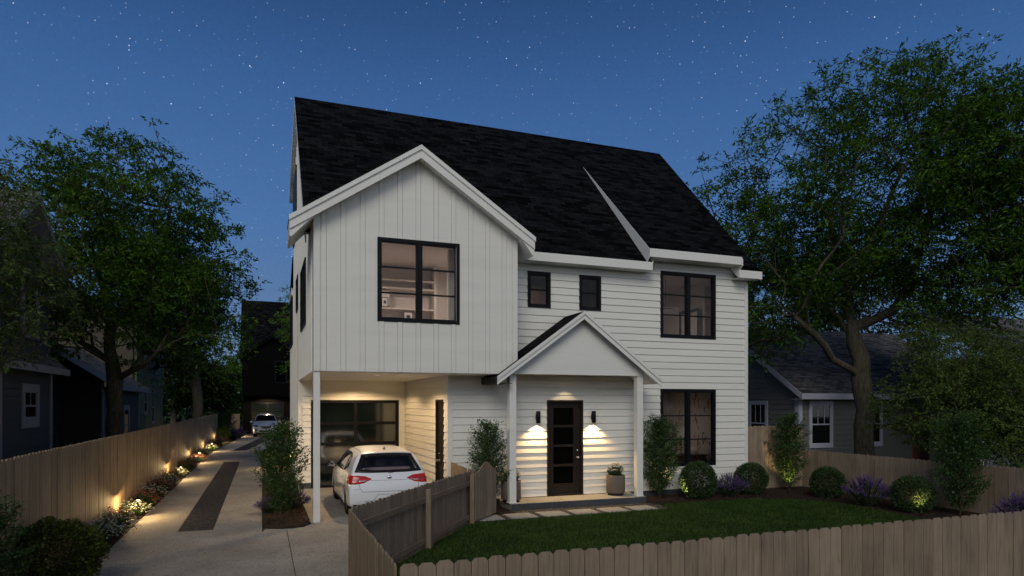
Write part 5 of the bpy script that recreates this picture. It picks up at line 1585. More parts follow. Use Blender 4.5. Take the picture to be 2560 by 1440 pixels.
make_tree('second tall tree, its trunk near the far end of the driveway fence', (-3.7, 44.5, 0), 4.0,
          [((-5.2, 44.5, 9.0), (3.2, 3.6, 4.2)), ((-4.4, 44, 6.6), (2.6, 2.8, 2.2)), ((-7.2, 44.5, 8.0), (3.0, 3, 3.2))],
          1200, .30, 23, M['leaf_dark'], .17, .075, 46, .5, group=TREES_L, step=.8)
make_tree('slender twiggy olive tree in front of the slate blue gable', (-6.2, 15.2, 0), 3.2,
          [((-5.9, 15.4, 5.7), (2.2, 2.6, 2.1)), ((-5.0, 15.6, 4.6), (1.5, 1.8, 1.5)), ((-7.2, 15.4, 6.0), (2.0, 2.2, 1.5))],
          1150, .17, 35, M['leaf_olive'], .095, .036, 28, .30, group=TREES_L, flat=.3)
make_tree('dark round tree in the gap between the green house and the black house', (-7.4, 66, 0), 2.2,
          [((-7.4, 66, 5.2), (3.6, 3.2, 3.4)), ((-4.6, 67, 4.2), (2.6, 2.4, 2.4))], 420, .25, 41, M['leaf_dark'], .26, .13, 52, .7, group=TREES_L, step=1.0)
make_tree('light green tree at the far end behind the driveway fence', (-3.4, 73, 0), 1.6,
          [((-3.2, 73, 4.6), (2.8, 2.5, 3.2))], 300, .2, 43, M['leaf_bright'], .22, .10, 46, .6, group=TREES_L, step=1.0)
make_tree('bright green young tree standing in front of the black house', (2.6, 41, 0), 3.4,
          [((2.6, 41, 7.6), (1.9, 2.0, 2.4)), ((1.9, 40.5, 4.8), (1.2, 1.5, .9))], 230, .13, 51, M['leaf_bright'], .15, .06, 26, .45, step=.6, gap=-.1)
make_tree('huge spreading tree with thick grey trunk in front of the grey house', (19.4, 17.0, 0), 4.2,
          [((19.6, 17.2, 10.2), (4.6, 4.6, 4.0)), ((17.0, 18.2, 8.0), (3.4, 3.2, 3.0)), ((21.8, 15.4, 8.4), (3.6, 3.4, 3.4)), ((20.6, 16.2, 12.4), (2.8, 2.8, 2.2)), ((16.2, 18.6, 5.8), (2.4, 2.2, 1.8)), ((15.6, 19.6, 7.6), (2.2, 2.2, 2.2)), ((15.4, 19.3, 9.6), (1.8, 1.8, 1.6)), ((15.0, 21.5, 5.6), (1.7, 2.2, 1.8))],
          2350, .31, 62, M['leaf_maple'], .17, .052, 36, .52, group=TREES_R, flare=1.25, gap=-.08, limbs=[limb([(2150, 950), (2083, 900), (2033, 828), (1989, 789), (1910, 744)], 22.8, -.5), limb([(2150, 840), (2089, 783), (1978, 728), (1900, 690)], 22.8, .5), limb([(2165, 830), (2233, 778), (2262, 739), (2292, 650), (2330, 520)], 22.8, -.3), limb([(2155, 800), (2110, 700), (2095, 640), (2070, 520)], 22.8, .3), limb([(2160, 700), (2200, 560), (2260, 420)], 22.8, -.5)])
make_tree('small dense olive green tree with many stems between the big trunk and the columnar shrub', (17.9, 12.8, 0), 1.1,
          [((18.0, 12.8, 3.7), (1.75, 1.7, 1.35)), ((17.6, 12.9, 2.5), (1.9, 1.7, 1.1)), ((19.0, 12.4, 2.9), (1.6, 1.4, 1.3)), ((18.9, 12.1, 1.75), (1.6, 1.2, 1.1)), ((20.0, 12.0, 2.2), (1.4, 1.3, 1.5))],
          2100, .10, 73, M['leaf_olive'], .085, .03, 40, .22, group=TREES_R, step=.35, leader=.3, flat=.3)
make_tree('tree with crooked limbs in front of the pale house', (20.9, 12.4, 0), 3.0,
          [((21.2, 12.2, 9.2), (3.1, 2.9, 3.0)), ((22.6, 11.4, 9.5), (2.6, 2.6, 2.8)), ((19.8, 13.2, 6.3), (2.3, 2.2, 1.9)), ((22.4, 11.6, 7.0), (2.4, 2.4, 2.4)), ((19.9, 12.8, 10.3), (1.6, 1.6, 1.3))],
          1900, .22, 84, M['leaf_maple'], .16, .05, 38, .48, group=TREES_R, gap=-.15)
make_tree('dark tree behind the grey house roof next to the white house corner', (18.6, 31, 0), 3.5,
          [((18.8, 31, 7.4), (4.2, 4, 5.0)), ((22, 33, 7), (4, 4, 3.8))], 1400, .3, 95, M['leaf_dark'], .2, .085, 46, .55, group=TREES_R, step=.9)
make_tree('dark tree behind the grey house roof, farther from the white house', (29, 31, 0), 3.5,
          [((29, 31, 8.6), (5, 4, 4.6)), ((34, 30, 8.0), (4.4, 4, 4.2))], 900, .3, 97, M['leaf_dark'], .22, .09, 44, .6, group=TREES_R, step=1.0)
# a far line of wood closing the view
def wood_line(seed, n, x0, x1, y0, name, lab):
    rng = np.random.default_rng(seed)
    a = rng.uniform(0, 1, n); x = x0 + (x1 - x0) * a; y = y0 + 10 * np.sin(a * 9) + rng.normal(0, 3, n)
    h = 6.5 + 2.2 * np.sin(a * 41) + 1.3 * np.sin(a * 97 + 1)
    z = rng.uniform(0, 1, n) ** .8 * h
    P = np.stack([x, y, z], 1)
    V, F = leaves_np(P, rng.normal(0, 1, (n, 3)), 1.0, .6, rng, .1, .6)
    o = np_mesh(name, V, F, M['leaf_dark'])
    tag(o, lab, 'trees', None, 'stuff')
wood_line(5, 26000, -60, 90, 92, 'distant_wood', 'far dark belt of trees beyond the houses')
wood_line(6, 16000, -45, 45, -30, 'street_trees', 'dark belt of trees across the street, mirrored in the garage glass')

# ---------------------------------------------------------------- shrubs (built once per kind, then copied)
def leafy(name, P, D, L, W, mat, parent, seed, **k):
    rng = np.random.default_rng(seed)
    V, F = leaves_np(np.asarray(P, float), np.asarray(D, float), L, W, rng, **k)
    return np_mesh(name, V, F, mat, parent)

def columnar(seed, h=2.15, rw=.45, n=5200):
    root = empty('columnar_shrub', (0, 0, 0))
    rng = np.random.default_rng(seed)
    mb = MB(); P = []; D = []
    trunk = [Vector((.02 * math.sin(i), .02 * math.cos(i * 1.7), h * .93 * i / 8)) for i in range(9)]
    mb.tube(trunk, [.020 - .0018 * i for i in range(9)], 6)
    nb = 78
    prof = lambda f: rw * (.45 + .75 * math.sin(min(1, f * 1.9 + .18) * PI / 2) ** .8) * (1 - max(0, f - .52) ** 1.25 * 1.7)
    for i in range(nb):
        f = (i + .5) / nb; z = .10 + (h - .2) * f; a = i * 2.4 + rng.uniform(-.4, .4)
        r = max(.09, prof(f)) * rng.uniform(.72, 1.25)
        d = Vector((math.cos(a), math.sin(a), rng.uniform(.35, 1.0))).normalized()
        p0 = Vector((0, 0, z * .94)); pts = [p0 + d * r * t * 1.12 + Vector((0, 0, .06 * t * t)) for t in (0, .35, .7, 1)]
        mb.tube(pts, [.006, .005, .004, .002], 4, False)
        m = int(n / nb * (.5 + r / rw))
        for _ in range(m):
            t = rng.uniform(.18, 1.06); q = p0 + d * r * t * 1.12 + Vector((0, 0, .06 * t * t))
            P.append((q.x + rng.normal(0, .045), q.y + rng.normal(0, .045), q.z + rng.normal(0, .05))); D.append((d.x, d.y, d.z + .2))
    mb.build('stem', M['twig'], root, fixn=False)
    leafy('foliage', P, D, .058, .028, M['leaf_shrub'], root, seed, droop=.1, spread=.75)
    return root

def ball(seed, r=.45, n=8500, mat='leaf_box', L=.046, W=.026, sq=.95):
    root = empty('ball_shrub', (0, 0, 0))
    rng = np.random.default_rng(seed)
    q = unit(rng.normal(0, 1, (n, 3)))
    lump = np.array([1 + (.17 if mat == 'leaf_hedge' else .10) * noise.noise(Vector((a[0] * 3 + seed, a[1] * 3, a[2] * 3))) + .05 * noise.noise(Vector((a[0] * 9, a[1] * 9 + seed, a[2] * 9))) for a in q])
    rad = r * lump * (1 - .34 * rng.random(n) ** 1.8)
    P = q * rad[:, None] * np.array([1, 1, sq]) + [0, 0, r * sq * .98]
    ok = P[:, 2] > .03
    leafy('foliage', P[ok], q[ok] + [0, 0, .35], L, W, M[mat], root, seed, droop=0, spread=.6)
    mb = MB()
    for i in range(26):
        d = Vector(unit(rng.normal(0, 1, 3)[None])[0]); d.z = abs(d.z)
        mb.tube([Vector((d.x * .04, d.y * .04, 0)), d * r * .55 + Vector((0, 0, r * .45)), d * r * .8 + Vector((0, 0, r * .8))], [.010, .006, .003], 4, False)
    mb.build('stem', M['twig'], root, fixn=False)
    return root

def lavender(seed, r=.52, h=.58, n=150, mat='petal_purple'):
    root = empty('lavender_bush', (0, 0, 0))
    rng = np.random.default_rng(seed)
    st = MB(); P = []; D = []; FP = []; FD = []
    for i in range(n):
        a = rng.uniform(0, 2 * PI); t = rng.random() ** .6
        R_ = r * t; z = h * (1 - .50 * t * t) * rng.uniform(.8, 1.12)
        b = Vector((math.cos(a) * R_ * .22, math.sin(a) * R_ * .22, 0)); e = Vector((math.cos(a) * R_, math.sin(a) * R_, z))
        mid = b.lerp(e, .5) + Vector((0, 0, .06))
        st.tube([b, mid, e], [.004, .003, .002], 3, False)
        d = (e - mid).normalized()
        for k in range(15):
            f = rng.uniform(.1, .85); q = b.lerp(mid, f * 2) if f < .5 else mid.lerp(e, f * 2 - 1)
            P.append(tuple(q)); D.append((d.x, d.y, d.z))
        for k in range(26):
            f = k / 26; q = e - d * .15 * (1 - f) + d * .04
            FP.append(tuple(q)); FD.append(tuple(Vector(rng.normal(0, 1, 3)) + d * .8))
    st.build('stem', M['leaf_grey'], root, fixn=False)
    leafy('foliage', P, D, .075, .011, M['leaf_grey'], root, seed, droop=0, spread=.5)
    leafy('flowers', FP, FD, .026, .017, M[mat], root, seed + 1, droop=0, spread=.5)
    return root

def bedding(seed, r=.42, h=.42, flower='petal_white', nf=200, n=1900):
    root = empty('flowering_plant', (0, 0, 0))
    rng = np.random.default_rng(seed)
    st = MB(); P = []; D = []; FP = []; FD = []
    for i in range(90):
        a = rng.uniform(0, 2 * PI); t = rng.random() ** .55
        R_ = r * t; z = h * (1 - .45 * t * t) * rng.uniform(.65, 1.15)
        b = Vector((math.cos(a) * R_ * .3, math.sin(a) * R_ * .3, 0)); e = Vector((math.cos(a) * R_, math.sin(a) * R_, z))
        mid = b.lerp(e, .5) + Vector((0, 0, .05))
        st.tube([b, mid, e], [.004, .003, .002], 3, False)
        for k in range(n // 90):
            f = rng.random(); q = b.lerp(mid, f * 2) if f < .5 else mid.lerp(e, f * 2 - 1)
            P.append((q.x + rng.normal(0, .02), q.y + rng.normal(0, .02), max(.01, q.z + rng.normal(0, .02)))); D.append((e.x, e.y, e.z))
        for k in range(max(1, nf // 90) + (rng.random() < .5)):
            q = e + Vector(rng.normal(0, .035, 3))
            for w in range(5):
                FP.append(tuple(q)); FD.append(tuple(Vector((math.cos(w * 1.256), math.sin(w * 1.256), .35))))
    st.build('stem', M['leaf_dark'], root, fixn=False)
    leafy('foliage', P, D, .05, .016, M['leaf_shrub'], root, seed, droop=.1, spread=.8)
    leafy('flowers', FP, FD, .026, .020, M[flower], root, seed + 1, droop=0, spread=.35)
    return root

def place(proto, used, loc, label, cat, group, s=1.0, rz=0.0, sz=None):
    o = proto if not used[0] else copy_tree(proto)
    used[0] = True
    o.location = loc; o.rotation_euler = (0, 0, rz); o.scale = (s, s, sz or s)
    return tag(o, label, cat, group)

c1, u1_ = columnar(101), [False]; c2, u2_ = columnar(102, 2.2, .41, 4300), [False]
G = 'columnar shrubs around the house'
place(c1, u1_, (.40, 15.05, .02), 'columnar shrub in the rounded bed left of the carport post', 'shrub', G, 1.0, .3)
place(c2, u2_, (5.0, 14.85, .02), 'columnar shrub behind the garden gate, left of the porch', 'shrub', G, .98, 1.9)
place(c1, u1_, (9.85, 14.98, .02), 'columnar shrub right of the porch, in front of the lower window', 'shrub', G, 1.03, 2.2)
place(c2, u2_, (14.2, 14.95, .02), 'uplit columnar shrub in the corner before the tall fence panel', 'shrub', G, 1.03, 4.2)
place(c1, u1_, (14.55, 10.25, .02), 'columnar shrub by the garden side fence behind the uplit ball shrub', 'shrub', G, 1.08, 5.0)
place(c2, u2_, (-2.3, 51.5, .0), 'columnar shrub at the far end of the fence bed, left of the black house', 'shrub', G, .95, .5)
place(c1, u1_, (-2.75, 50.6, .0), 'darker columnar shrub at the corner where the left fence ends', 'shrub', G, .9, 1.5)
b1, v1_ = ball(201), [False]; b2, v2_ = ball(202, .47), [False]
G = 'clipped ball shrubs'
place(b1, v1_, (10.75, 14.55, .0), 'ball shrub under the ground floor window', 'shrub', G, 1.04, .2, 1.14)
place(b2, v2_, (12.62, 14.72, .0), 'ball shrub at the outer corner of the white house', 'shrub', G, .94, 2.2, .98)
place(b1, v1_, (14.05, 13.45, .0), 'ball shrub against the low fence between columnar shrub and lavender', 'shrub', G, .96, 3.3)
place(b2, v2_, (14.0, 10.95, .0), 'ball shrub lit from below beside the lawn edge', 'shrub', G, .95, 1.1)
place(b1, v1_, (.3, 28.2, .0), 'small ball shrub half hidden behind the columnar shrub by the driveway', 'shrub', G, .85, 5.3)
place(b2, v2_, (-2.5, 49.0, .0), 'dark ball shrub near the far end of the fence bed', 'shrub', G, 1.1, 4.3)
l1, w1_ = lavender(301), [False]; l2, w2_ = lavender(302, .5, .55, 130), [False]
G = 'lavender bushes'
place(l1, w1_, (11.75, 14.55, .0), 'lavender bush between the two ball shrubs at the house wall', 'lavender', G, 1.0, .2)
place(l2, w2_, (13.82, 12.05, .0), 'wide lavender bush in front of the low side fence', 'lavender', G, 1.25, 1.2, 1.25)
place(l1, w1_, (14.05, 8.55, .0), 'lavender bush just above the low foreground fence beyond the last columnar shrub', 'lavender', G, 1.15, 2.9, 1.2)
place(l2, w2_, (.72, 16.5, .0), 'lavender bush right of the columnar shrub near the carport post', 'lavender', G, .75, 2.2)
place(l1, w1_, (.12, 16.1, .0), 'lavender bush left of the columnar shrub by the driveway', 'lavender', G, .62, 1.7)
place(l1, w1_, (-1.95, 50.2, .0), 'lavender bush at the driveway bend before the rear house', 'lavender', G, 1.25, .7)
place(l2, w2_, (-1.65, 53.4, .0), 'farthest lavender bush, close to the rear garage', 'lavender', G, 1.2, .9)
l3, w3_ = lavender(303, .5, .6, 90), [False]
place(l3, w3_, (.45, 20.5, .0), 'thin lavender bush in the narrow bed behind the lavender pair', 'lavender', G, .8, 2.4)
f1, x1_ = bedding(401), [False]; f2, x2_ = bedding(402, .42, .44, 'petal_pink', 190), [False]
G = 'flowering plants along the driveway fence'
place(f1, x1_, (-2.72, 13.35, 0), 'white flowering plant nearest the camera in the fence bed, behind the golden hedge ball', 'plant', G, 1.0, .3)
place(f1, x1_, (-2.66, 14.35, 0), 'second white flowering plant in the fence bed, just before the first path light', 'plant', G, 1.0, 1.7)
place(f2, x2_, (-2.80, 15.15, 0), 'pink flowering plant touching the near side of the first path light', 'plant', G, .95, .5)
place(f1, x1_, (-2.74, 16.72, 0), 'brightly lit white flowering plant under the first path light', 'plant', G, .98, 3.1, .78)
place(f2, x2_, (-2.66, 17.8, 0), 'pink flowering plant just beyond the first path light', 'plant', G, .95, 2.5)
place(f1, x1_, (-2.70, 19.0, 0), 'shaded white flowering plant between the first and second path lights, nearer one', 'plant', G, 1.0, 4.4)
place(f2, x2_, (-2.66, 20.3, 0), 'shaded pink flowering plant midway between the first and second path lights', 'plant', G, 1.0, 5.4)
place(f1, x1_, (-2.72, 21.7, 0), 'shaded white flowering plant just before the second path light', 'plant', G, 1.0, 5.9)
place(f1, x1_, (-2.74, 24.8, 0), 'lit white flowering plant under the second path light', 'plant', G, 1.0, .9, .75)
place(f2, x2_, (-2.70, 23.2, 0), 'pink flowering plant on the near side of the second path light', 'plant', G, 1.0, 1.3)
place(f2, x2_, (-2.68, 27.2, 0), 'pink flowering plant past the second path light', 'plant', G, 1.0, 2.9)
place(f1, x1_, (-2.72, 29.2, 0), 'white flowering plant before the third path light', 'plant', G, 1.0, 3.9)
place(f2, x2_, (-2.62, 31.4, 0), 'lit pink flowering plant under the third path light', 'plant', G, 1.05, 4.9, .75)
place(f1, x1_, (-2.68, 34.2, 0), 'white flowering plant past the third path light', 'plant', G, 1.05, 5.2)
place(f1, x1_, (-2.60, 38.6, 0), 'lit white flowering plant under the fourth path light', 'plant', G, 1.1, .2, .75)
place(f2, x2_, (-2.45, 42.6, 0), 'pink flowering plant past the fourth path light', 'plant', G, 1.2, 1.2)
hg, _ = ball(211, .58, 12000, 'leaf_hedge', .046, .028, .92), 0
tag(hg, 'large golden green hedge ball nearest the camera by the driveway fence', 'shrub', 'clipped ball shrubs'); hg.location = (-2.60, 10.35, .0); hg.scale = (1, 1.05, .9)
cs = copy_tree(c2); cs.location = (-2.75, 8.55, 0); cs.scale = (.72, .72, .72); tag(cs, 'leafy shrub between the golden hedge ball and the driveway fence', 'shrub', 'columnar shrubs around the house')
# planters with white flowers
def planter():
    t = empty('planter', (0, 0, 0))
    m = MB(); m.lathe([(.20, 0), (.20, .055), (.0, .055)], (0, 0, 0), 32); m.build('plinth', M['matt_black'], t)
    m = MB(); m.lathe([(.20, .056), (.232, .060), (.238, .07), (.238, .50), (.232, .515), (.212, .515), (.208, .50), (.206, .44), (0, .44)], (0, 0, 0), 48); m.build('pot', M['pot'], t, True)
    m = MB(); m.lathe([(0, .445), (.205, .445)], (0, 0, 0), 24); m.build('soil', M['mulch'], t)
    rng = np.random.default_rng(9); P = []; D = []; FP = []; FD = []; st = MB()
    for i in range(70):
        a = rng.uniform(0, 2 * PI); q = rng.random() ** .5
        e = Vector((math.cos(a) * .23 * q, math.sin(a) * .23 * q, .46 + .36 * (1 - .5 * q * q) * rng.uniform(.85, 1.05))); b = Vector((math.cos(a) * .10 * q, math.sin(a) * .1 * q, .45))
        st.tube([b, b.lerp(e, .5) + Vector((0, 0, .03)), e], .003, 3, False)
        for k in range(14):
            p = b.lerp(e, rng.random() * .9); P.append((p.x + rng.normal(0, .015), p.y + rng.normal(0, .015), p.z)); D.append((math.cos(a), math.sin(a), .8))
        for w in range(16):
            FP.append(tuple(e)); FD.append((math.cos(w * .393), math.sin(w * .393), .25 + .5 * (w % 2)))
    st.build('stem', M['leaf_grey'], t, fixn=False)
    leafy('foliage', P, D, .05, .018, M['leaf_shrub'], t, 5, droop=.1)
    leafy('flowers', FP, FD, .036, .014, M['petal_white'], t, 6, droop=0, spread=.2)
    return t
pt = planter(); pt.location = (8.52, 14.98, .158); tag(pt, 'taupe round planter with white flowers right of the front door', 'planter', 'planters on the porch')
p2 = copy_tree(pt); p2.location = (5.575, 14.82, .158); p2.rotation_euler = (0, 0, 2); tag(p2, 'taupe round planter with white flowers left of the front door, partly behind the porch post', 'planter', 'planters on the porch')
# lawn: soil sheet plus real blades
lawn_poly = [(1.2, 9.1), (1.2, 5.9), (13.9, 5.9), (13.6, 8.4), (13.35, 10.2), (13.55, 12.2), (13.2, 13.2), (12.2, 13.95), (10.2, 14.0), (9.3, 14.0), (9.05, 13.40), (4.1, 13.28)]
sheet('lawn', lawn_poly, .006, simple('lawn_soil', (.018, .030, .010), .95, .1, 0, .4, 5), 'dark earth sheet under the front lawn grass', cat='lawn')
def grass():
    rng = np.random.default_rng(77)
    n = 150000
    P = np.stack([rng.uniform(1.2, 14, n), rng.uniform(5.9, 14.05, n)], 1)
    poly = np.array(lawn_poly); inside = np.zeros(n, bool); j = len(poly) - 1
    for i in range(len(poly)):
        xi, yi = poly[i]; xj, yj = poly[j]
        c = ((yi > P[:, 1]) != (yj > P[:, 1])) & (P[:, 0] < (xj - xi) * (P[:, 1] - yi) / (yj - yi + 1e-12) + xi)
        inside ^= c; j = i
    P = P[inside]; n = len(P)
    a = rng.uniform(0, 2 * PI, n); h = rng.uniform(.025, .060, n); w = rng.uniform(.004, .008, n)
    b = np.stack([P[:, 0], P[:, 1], np.full(n, .006)], 1)
    s = np.stack([np.cos(a), np.sin(a), np.zeros(n)], 1) * w[:, None]
    ln = rng.normal(0, .5, (n, 2)) * h[:, None]
    t = b + np.stack([ln[:, 0], ln[:, 1], h], 1)
    V = np.stack([b - s, b + s, t], 1).reshape(-1, 3)
    o = np_mesh('grass', V, np.arange(3 * n).reshape(n, 3), M['grass'])
    tag(o, 'short green lawn grass enclosed by the picket fences', 'grass', None, 'stuff')
grass()
# fallen bits on the beds
def litter():
    rng = np.random.default_rng(3); n = 5200
    A = [(-2.9, 8, XB, 50, .014), (.02, 14.4, .92, 24, .027), (10, 14.05, 13, 15.3, .022), (13.7, 7, 15.1, 14.8, .022)]
    Ps = []
    for x0, y0, x1, y1, z in A:
        k = n // 4; Ps.append(np.stack([rng.uniform(x0, x1, k), y0 + (y1 - y0) * rng.random(k) ** 1.6, np.full(k, z)], 1))
    P = np.concatenate(Ps); D = rng.normal(0, 1, P.shape) * [1, 1, .2]
    V, F = leaves_np(P, D, .05, .02, rng, -.1, .1)
    tag(np_mesh('bark_chips', V, F, simple('bark_chip', (.07, .042, .026), .9, .1, 0, .4, 9)), 'loose brown bark chips scattered over the planting beds', 'bark chips', None, 'stuff')
litter()

# ---------------------------------------------------------------- garden lights
def path_light():
    t = empty('path_light', (0, 0, 0))
    m = MB(); m.tube([(0, 0, 0), (0, 0, .37)], .011, 10)
    for k in range(3): m.tube([(.011 * math.cos(k * 2.094), .011 * math.sin(k * 2.094), .365), (.034 * math.cos(k * 2.094), .034 * math.sin(k * 2.094), .395), (.04 * math.cos(k * 2.094), .04 * math.sin(k * 2.094), .445)], .0025, 5, False)
    m.lathe([(.011, .37), (.016, .373), (.0, .376)], (0, 0, 0), 10); m.lathe([(0, 0), (.03, 0), (.03, .012), (.012, .02)], (0, 0, 0.012), 14); m.build('stem', M['matt_black'], t)
    m = MB(); m.lathe([(.0, .475), (.02, .472), (.03, .462), (.085, .445), (.105, .432), (.103, .428), (.03, .440), (.012, .44)], (0, 0, 0), 28); m.build('hat', M['matt_black'], t, True)
    m = MB(); m.lathe([(0, .424), (.012, .425), (.014, .432), (.014, .440)], (0, 0, 0), 12); m.build('bulb', emit_mat('path_bulb', (1, .72, .40), 5), t)
    lamp('path_bulb_light', 'POINT', (0, 0, .402), 58, (1, .68, .32), t, .016)
    return t
pl0 = path_light()
G = 'path lights along the fence bed'
for i, (x, y, lab) in enumerate([(-2.53, 16.25, 'path light nearest the camera, with black hat above lit white flowers'), (-2.53, 24.3, 'second path light along the driveway fence'), (-2.53, 31.0, 'third path light along the driveway fence'),
                                 (-2.50, 38.2, 'fourth path light along the driveway fence'), (-2.55, 47.0, 'path light by the dark ball shrub near the end of the fence bed'), (-1.62, 54.6, 'farthest path light, beside the last lavender near the rear garage')]):
    o = pl0 if i == 0 else copy_tree(pl0)
    o.location = (x, y, .012); tag(o, lab, 'path light', G)
o = copy_tree(pl0); o.location = (.55, 27.2, .02); tag(o, 'path light in the narrow bed glimpsed through the columnar shrub', 'path light', 'path lights along the fence bed')
def spot():
    t = empty('garden_spotlight', (0, 0, 0))
    m = MB(); m.tube([(0, 0, -.02), (0, 0, .05)], .008, 8); m.build('stake', M['matt_black'], t)
    m = MB(); m.tube([(0, -.02, .045), (0, .035, .105)], [.030, .036], 16); m.build('housing', M['matt_black'], t, True)
    m = MB(); d = Vector((0, .055, .06)).normalized(); c = Vector((0, .036, .106)); q = MB()
    m.tube([c, c + d * .002], [.030, .030], 14); m.build('lens', emit_mat('spot_lens', (1, .82, .5), 9), t)
    lamp('spot_beam', 'SPOT', tuple(c + d * .01), 40, (1, .74, .34), t, .015, (R(180 - 42), 0, 0), 66, .5)
    return t
sp0 = spot()
G = 'garden spotlights in the garden beds'
for i, (x, y, rz, lab) in enumerate([(13.62, 10.45, -.75, 'garden spotlight at the lawn edge shining up into a ball shrub'), (10.27, 14.36, -.12, 'garden spotlight between the columnar shrub and the ball shrub by the porch'), (13.78, 14.55, -.65, 'garden spotlight at the foot of the corner columnar shrub')]):
    o = sp0 if i == 0 else copy_tree(sp0)
    o.location = (x, y, .02); o.rotation_euler = (0, 0, rz); tag(o, lab, 'spotlight', G)
# ================================================================ CAMERA, SKY, LIGHT
cam = bpy.data.cameras.new('camera'); co_ = bpy.data.objects.new('camera', cam); COL.objects.link(co_)
co_.location = (0, 0, 2.5); co_.rotation_euler = (R(90), 0, R(-20.7))
cam.sensor_width = 36; cam.lens = 1650 / 2560 * 36; cam.shift_y = 290 / 2560; cam.clip_end = 2000; cam.clip_start = .05
scene.camera = co_
w = bpy.data.worlds.new('World'); scene.world = w; w.use_nodes = True
t = w.node_tree; N = t.nodes; Lk = t.links
for n in list(N): N.remove(n)
out = N.new('ShaderNodeOutputWorld'); bg = N.new('ShaderNodeBackground'); Lk.new(bg.outputs[0], out.inputs[0])
tc = N.new('ShaderNodeTexCoord')
sep = N.new('ShaderNodeSeparateXYZ'); Lk.new(tc.outputs['Generated'], sep.inputs[0])
rp = N.new('ShaderNodeValToRGB'); Lk.new(sep.outputs[2], rp.inputs[0])
els = [(0.0, (.150, .235, .36)), (.10, (.110, .200, .36)), (.25, (.072, .170, .385)), (.40, (.045, .123, .315)), (.56, (.017, .057, .165)), (1.0, (.008, .024, .07))]
while len(rp.color_ramp.elements) < len(els): rp.color_ramp.elements.new(.5)
for e, (p, c) in zip(rp.color_ramp.elements, els): e.position = p; e.color = (*c, 1)
nz = N.new('ShaderNodeTexNoise'); nz.inputs['Scale'].default_value = 260; nz.inputs['Detail'].default_value = 1; Lk.new(tc.outputs['Generated'], nz.inputs['Vector'])
nr = N.new('ShaderNodeMapRange'); nr.inputs['To Min'].default_value = .93; nr.inputs['To Max'].default_value = 1.07; Lk.new(nz.outputs['Fac'], nr.inputs[0])
base = N.new('ShaderNodeVectorMath'); base.operation = 'SCALE'; Lk.new(rp.outputs[0], base.inputs[0]); Lk.new(nr.outputs[0], base.inputs['Scale'])
cur_ = base.outputs[0]
def stars(scale, rad, thr, amp, warm=.3):
    global cur_
    v = N.new('ShaderNodeTexVoronoi'); v.inputs['Scale'].default_value = scale; Lk.new(tc.outputs['Generated'], v.inputs['Vector'])
    s = N.new('ShaderNodeSeparateColor'); Lk.new(v.outputs['Color'], s.inputs[0])
    cl = N.new('ShaderNodeTexNoise'); cl.inputs['Scale'].default_value = 3.5; Lk.new(tc.outputs['Generated'], cl.inputs['Vector'])
    ad = N.new('ShaderNodeMath'); ad.operation = 'MULTIPLY_ADD'; Lk.new(cl.outputs['Fac'], ad.inputs[0]); ad.inputs[1].default_value = .5; Lk.new(s.outputs[0], ad.inputs[2])
    br = N.new('ShaderNodeMapRange'); br.inputs['From Min'].default_value = thr; br.inputs['From Max'].default_value = 1.25; Lk.new(ad.outputs[0], br.inputs[0])
    pw = N.new('ShaderNodeMath'); pw.operation = 'POWER'; Lk.new(br.outputs[0], pw.inputs[0]); pw.inputs[1].default_value = 1.6
    ds = N.new('ShaderNodeMapRange'); ds.interpolation_type = 'SMOOTHSTEP'; ds.inputs['From Min'].default_value = rad; ds.inputs['From Max'].default_value = rad * .25; Lk.new(v.outputs['Distance'], ds.inputs[0])
    m1 = N.new('ShaderNodeMath'); m1.operation = 'MULTIPLY'; Lk.new(pw.outputs[0], m1.inputs[0]); Lk.new(ds.outputs[0], m1.inputs[1])
    m2 = N.new('ShaderNodeMath'); m2.operation = 'MULTIPLY'; Lk.new(m1.outputs[0], m2.inputs[0]); m2.inputs[1].default_value = amp
    cr = N.new('ShaderNodeValToRGB'); Lk.new(s.outputs[1], cr.inputs[0])
    cr.color_ramp.elements[0].color = (.65, .85, 1, 1); cr.color_ramp.elements[1].color = (1, .85, .75, 1)
    sc = N.new('ShaderNodeVectorMath'); sc.operation = 'SCALE'; Lk.new(cr.outputs[0], sc.inputs[0]); Lk.new(m2.outputs[0], sc.inputs['Scale'])
    a = N.new('ShaderNodeVectorMath'); a.operation = 'ADD'; Lk.new(cur_, a.inputs[0]); Lk.new(sc.outputs[0], a.inputs[1]); cur_ = a.outputs[0]
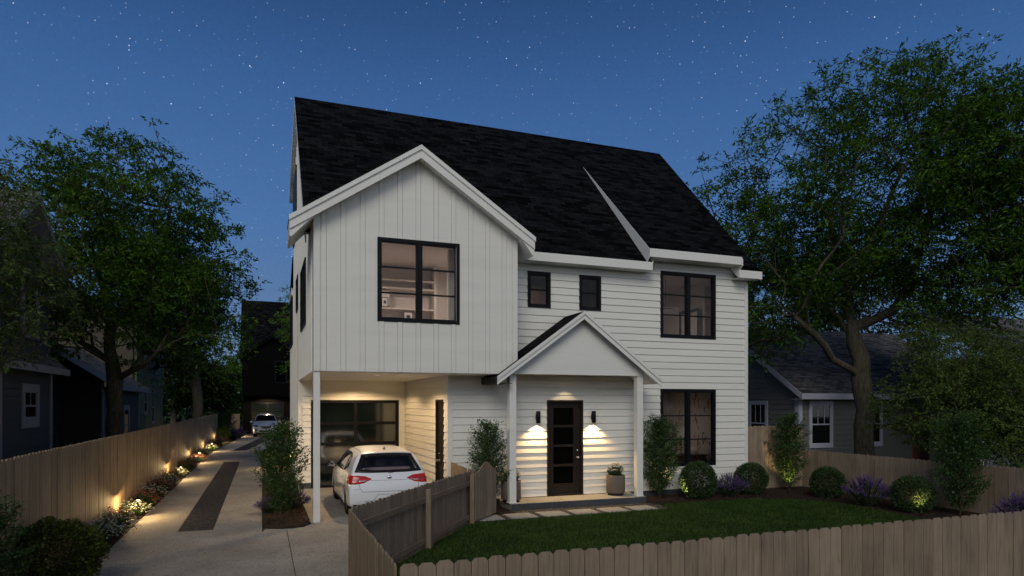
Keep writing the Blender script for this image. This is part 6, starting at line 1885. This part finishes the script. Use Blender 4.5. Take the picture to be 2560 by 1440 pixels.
# unseen warm glow added to the sky opposite the house, softening the front light
gm = N.new('ShaderNodeMapRange'); gm.interpolation_type = 'SMOOTHSTEP'; gm.inputs['From Min'].default_value = .05; gm.inputs['From Max'].default_value = -.75; Lk.new(sep.outputs[1], gm.inputs[0])
gz = N.new('ShaderNodeMapRange'); gz.inputs['From Min'].default_value = 0.0; gz.inputs['From Max'].default_value = .95; gz.inputs['To Min'].default_value = 1; gz.inputs['To Max'].default_value = .15; Lk.new(sep.outputs[2], gz.inputs[0])
gg = N.new('ShaderNodeMath'); gg.operation = 'MULTIPLY'; Lk.new(gm.outputs[0], gg.inputs[0]); Lk.new(gz.outputs[0], gg.inputs[1])
gs_ = N.new('ShaderNodeVectorMath'); gs_.operation = 'SCALE'; gs_.inputs[0].default_value = (.47, .43, .335); Lk.new(gg.outputs[0], gs_.inputs['Scale'])
ga = N.new('ShaderNodeVectorMath'); ga.operation = 'ADD'; Lk.new(cur_, ga.inputs[0]); Lk.new(gs_.outputs[0], ga.inputs[1]); cur_ = ga.outputs[0]
stars(34, .038, .82, 2.0); stars(75, .075, .70, 1.1); stars(150, .14, .52, .55)
Lk.new(cur_, bg.inputs[0]); bg.inputs[1].default_value = 1.0
w.cycles.sampling_method = 'AUTOMATIC'
sun = bpy.data.lights.new('soft_front_sun', 'SUN'); sun.energy = 1.02; sun.angle = R(30); sun.color = (1.0, .96, .86)  # wide warm sun lamp added to light the house front
so = bpy.data.objects.new('soft_front_sun', sun); COL.objects.link(so)
dv = Vector((.42, .80, -.62)).normalized()
so.rotation_euler = dv.to_track_quat('-Z', 'Y').to_euler()
vs = scene.view_settings; vs.view_transform = 'Standard'; vs.look = 'None'; vs.exposure = 0; vs.gamma = 1; vs.use_curve_mapping = False
cy = scene.cycles
cy.use_denoising = True
try: cy.denoiser = 'OPENIMAGEDENOISE'
except Exception: pass
cy.max_bounces = 6; cy.diffuse_bounces = 3; cy.glossy_bounces = 3; cy.transmission_bounces = 4; cy.transparent_max_bounces = 8
cy.sample_clamp_indirect = 4; cy.caustics_reflective = False; cy.caustics_refractive = False
scene.render.film_transparent = False
